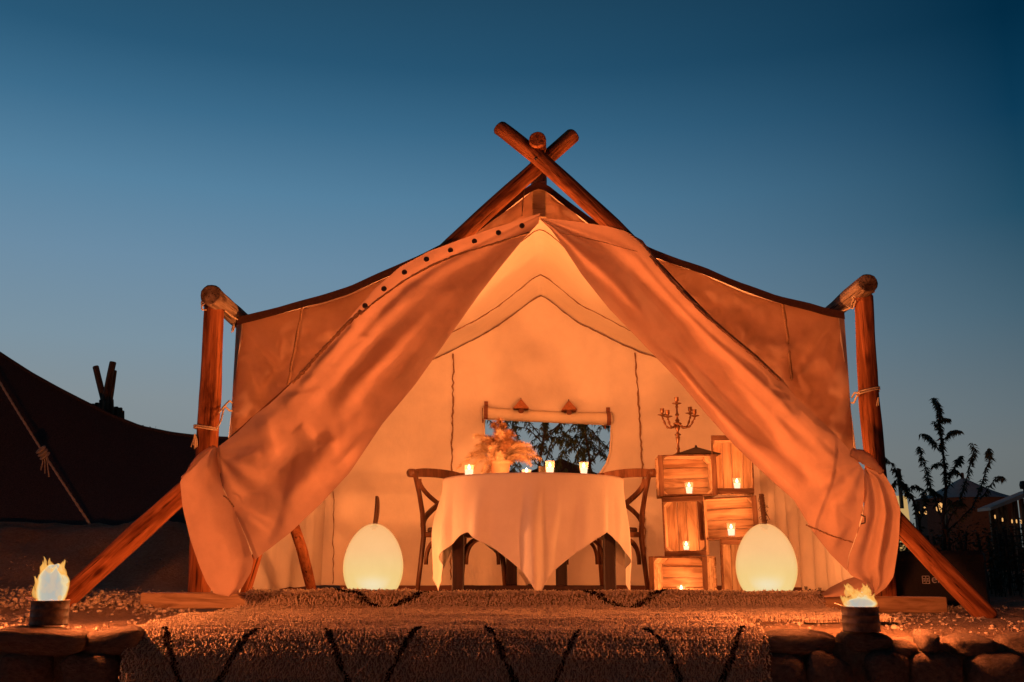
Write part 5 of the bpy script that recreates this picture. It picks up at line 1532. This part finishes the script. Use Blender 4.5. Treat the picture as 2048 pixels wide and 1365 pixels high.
# log tops of a tent frame behind the dark tent
lf = thing('log_frame', P(215, 845, 14), 'bundle of upright log ends with two crossed poles sticking up behind the dark tent', 'log frame')
for sd, (u0, v0, u1, v1, r) in enumerate([(199, 850, 226, 724, 8), (220, 850, 191, 733, 7.5), (212, 852, 228, 741, 7.5)]):
    log_path('crossed_log', [P(u0, v0, 14 + .15 * sd), P(u1, v1, 14 + .15 * sd)], r * 14 / F / 1.2, M['log_old'], lf, 20 + sd, 10)
for sd, (u, v, w) in enumerate([(186, 808, 8), (195, 806, 8), (204, 800, 9), (214, 802, 9), (223, 799, 10), (233, 814, 9), (241, 816, 9), (246, 822, 7)]):
    log_path('short_log', [P(u, 885, 13.7 + .1 * (sd % 3)), P(u - 1, v, 13.7 + .1 * (sd % 3))], w * 13.8 / F / 1.9, M['log_old'], lf, 30 + sd, 10)
# scrubby tufts on the ridge behind
for k, (u, v) in enumerate(((292, 858), (322, 866))):
    p = P(u, v + 4, 13.5); sh_ = thing('shrub', p - Vector((0, 0, .1)), 'tiny dark shrub showing over the dark tent ridge, ' + ('left one' if k == 0 else 'right one'), 'shrub')
    mb = MB(); rs = random.Random(k)
    for _ in range(90):
        q = Vector((rs.gauss(0, .07), rs.gauss(0, .07), abs(rs.gauss(0, .04)) + .04)); leaf_add(mb, q, Vector((rs.gauss(0, 1), rs.gauss(0, 1), 1)), .05, .010, Vector((rs.gauss(0, 1), 1, rs.gauss(0, 1))))
    o = mb.build('foliage', M['hedge'], sh_); o['kind'] = 'stuff'
    mb = MB(); mb.tube([(0, 0, -.4), (0, 0, .06)], .012, 5); mb.build('stem', M['bark'], sh_)

# ---------------------------------------------------------------- hedge on the right
hd = thing('hedge', (5.2, 9.6, 0), 'dark overgrown hedge of upright stems along the right side behind the case', 'hedge')
mb = MB(); rs = random.Random(77)
for _ in range(1500):
    x = rs.uniform(-1.9, 4.2); y = rs.uniform(-1.2, 1.6)
    H = .62 + .12 * noise.noise(Vector((x * 1.8, y, 0))) + rs.uniform(-.1, .12) + .03 * x
    if y < -.7: H *= .6
    lean = Vector((rs.uniform(-.08, .08), rs.uniform(-.08, .08), H))
    p0 = Vector((x, y, -.02)); w = Vector((.004, 0, 0))
    mb.add([p0 - w, p0 + w, p0 + lean], [(0, 1, 2)])
    for k in range(11):
        t = rs.uniform(.12, 1); p = p0 + lean * t; an = rs.uniform(0, 6.28)
        leaf_add(mb, p, Vector((math.cos(an), math.sin(an), rs.uniform(-.3, .9))), rs.uniform(.03, .07), .009, Vector((rs.gauss(0, 1), rs.gauss(0, 1), 1)))
o = mb.build('foliage', M['hedge'], hd); o['kind'] = 'stuff'
rs = random.Random(8)
mb = MB()
for _ in range(60):
    x = rs.uniform(-1.9, 4.2); y = rs.uniform(-1.2, 1.6); mb.tube([(x, y, -.05), (x + rs.uniform(-.1, .1), y, .55)], .012, 5)
o = mb.build('stem', M['bark'], hd); o['kind'] = 'stuff'

# ---------------------------------------------------------------- far camp on the right
def cone_tent(name, label, u, v_ap, v_eave, half_px, y, mat, cat='tent'):
    ap = P(u, v_ap, y); ev = P(u, v_eave, y); r = half_px * y / F
    t = thing(name, (ap.x, y, 0), label, cat)
    mb = MB(); n = 20; prof = []
    for i in range(9):
        k = i / 8; prof.append((r * (1 - k) ** .92 + .02, ev.z + (ap.z - ev.z) * k ** 1.0 - .12 * math.sin(math.pi * k) * (ap.z - ev.z)))
    mb.lathe(prof, n); mb.build('roof', mat, t)
    mb = MB(); mb.lathe([(r * .97, -.05), (r * .97, ev.z - .01)], n, close=True); mb.build('wall', M['shadecloth'], t)
    mb = MB(); mb.lathe([(.05, ap.z - .05), (.05, ap.z + .14), (0, ap.z + .16)], 8); mb.build('finial', M['log_old'], t)
    return t
cone_tent('round_tent', 'far round tent with a pale conical roof behind the young tree', 1925, 956, 1000, 97, 30, M['farcanvas'])
# small lit tent sliver beside the right flap
p = P(1806, 1042, 24); tt = thing('lit_tent', (p.x, 24, 0), 'small far tent glowing yellow just right of the tied flap', 'tent')
zt = P(1806, 992, 24).z; zb = 0
mb = MB(); w = .15
mb.add([(-w * 1.1, 0, 0), (w * 1.5, 0, 0), (w * .9, 0, zt), (-w * 1.1, 0, zt), (-w * 1.1, .5, 0), (w * 1.5, .5, 0), (w * .9, .5, zt), (-w * 1.1, .5, zt)], [(3, 2, 1, 0), (4, 5, 6, 7), (0, 1, 5, 4), (1, 2, 6, 5), (3, 7, 6, 2), (0, 4, 7, 3)])
mb.build('lit_wall', M['lit_canvas'], tt)
mb = MB(); q = P(1803, 942, 24).z; mb.lathe([(.05, zt - .3), (.05, q), (.07, q + .02), (0, q + .06)], 8); mb.build('pole', M['log_old'], tt)
# pergola with warm strings of light
pg = thing('pergola', (P(2030, 1040, 24).x, 24, 0), 'far open-sided canvas pergola with warm lights at the right picture edge', 'pergola')
a = P(1982, 1021, 24); b = P(2070, 988, 24)
mb = MB(); V = [a, b, b + Vector((0, .7, .0)), a + Vector((0, .7, 0)), a + Vector((0, 0, .07)), b + Vector((0, 0, .12)), b + Vector((0, .7, .1)), a + Vector((0, .7, .07))]
mb.add(V, [(3, 2, 1, 0), (4, 5, 6, 7), (0, 1, 5, 4), (1, 2, 6, 5), (2, 3, 7, 6), (3, 0, 4, 7)]).build('roof', M['farcanvas'], pg, world=True)
for u in (1986, 1996, 2004, 2013, 2030, 2046):
    t_ = P(u, float(np.interp(u, [1982, 2070], [1021, 988])), 24.1); mb = MB(); mb.box((t_.x, 24.2, t_.z / 2), (.09, .09, t_.z)); mb.build('post', M['log_old'], pg, world=True)
rs = random.Random(5)
for u, v in ((1990, 1034), (2005, 1040), (2024, 1043), (2033, 1043), (2042, 1044)):
    q = P(u, v, 23.9); mb = MB(); mb.lathe([(0, -.05), (.016, -.03), (.016, .03), (0, .05)], 8, q); mb.build('bulb', M['bulb'], pg, True, world=True)
point_light('pergola_light', P(2020, 1030, 25) - pg.location, 22, pg, .3)
# warm lamps glinting through the hedge
fl = thing('festoon_lights', P(1868, 1020, 22), 'cluster of small warm lights glinting behind the hedge at the foot of the young tree', 'lights')
for u, v, r in ((1849, 1014, .035), (1851, 1026, .045), (1876, 1018, .06), (1881, 1012, .07), (1884, 1023, .04), (1838, 1026, .025)):
    q = P(u, v, 22); mb = MB(); mb.lathe([(0, -r), (r * .7, -r * .6), (r * .7, r * .6), (0, r)], 8, q); mb.build('bulb', M['bulb'], fl, True, world=True)
a = P(1836, 1005, 22); b = P(1890, 1003, 22)
mb = MB(); mb.tube([a.lerp(b, i / 10) + Vector((0, 0, -.08 * math.sin(math.pi * i / 10))) for i in range(11)], .01, 4); mb.build('cable', M['black'], fl, world=True)
for u in (1836, 1890):
    q = P(u, 1003, 22); mb = MB(); mb.box((q.x, 22.02, q.z / 2), (.05, .05, q.z)); mb.build('stake', M['log_old'], fl, world=True)
# pole lamp at the picture edge
q = P(2047, 970, 20); ol = thing('pole_lamp', (q.x, 20, 0), 'dark lamp head on a thin pole at the far right picture edge', 'lamp')
mb = MB(); mb.tube([(0, 0, 0), (0, 0, q.z)], .02, 6); mb.build('pole', M['black'], ol)
mb = MB(); mb.lathe([(0, q.z - .09), (.07, q.z - .08), (.08, q.z), (.06, q.z + .07), (0, q.z + .08)], 12); mb.build('lamp_head', M['black'], ol, True)
# low dark ridge of scrub along the horizon
mb = MB(); V = []
for i in range(121):
    x = -120 + 240 * i / 120; h = .9 + .5 * noise.fractal(Vector((x * .12, 0, 3)), 1, 2, 4); V += [(x, 95, -1), (x, 95, h + .4), (x, 99, h + .6), (x, 106, -1)]
Fc = [(i * 4 + k, i * 4 + k + 1, i * 4 + k + 5, i * 4 + k + 4) for i in range(120) for k in range(3)]
o = MB().add(V, Fc).build('hills', M['hedge']); tag(o, kind='structure')
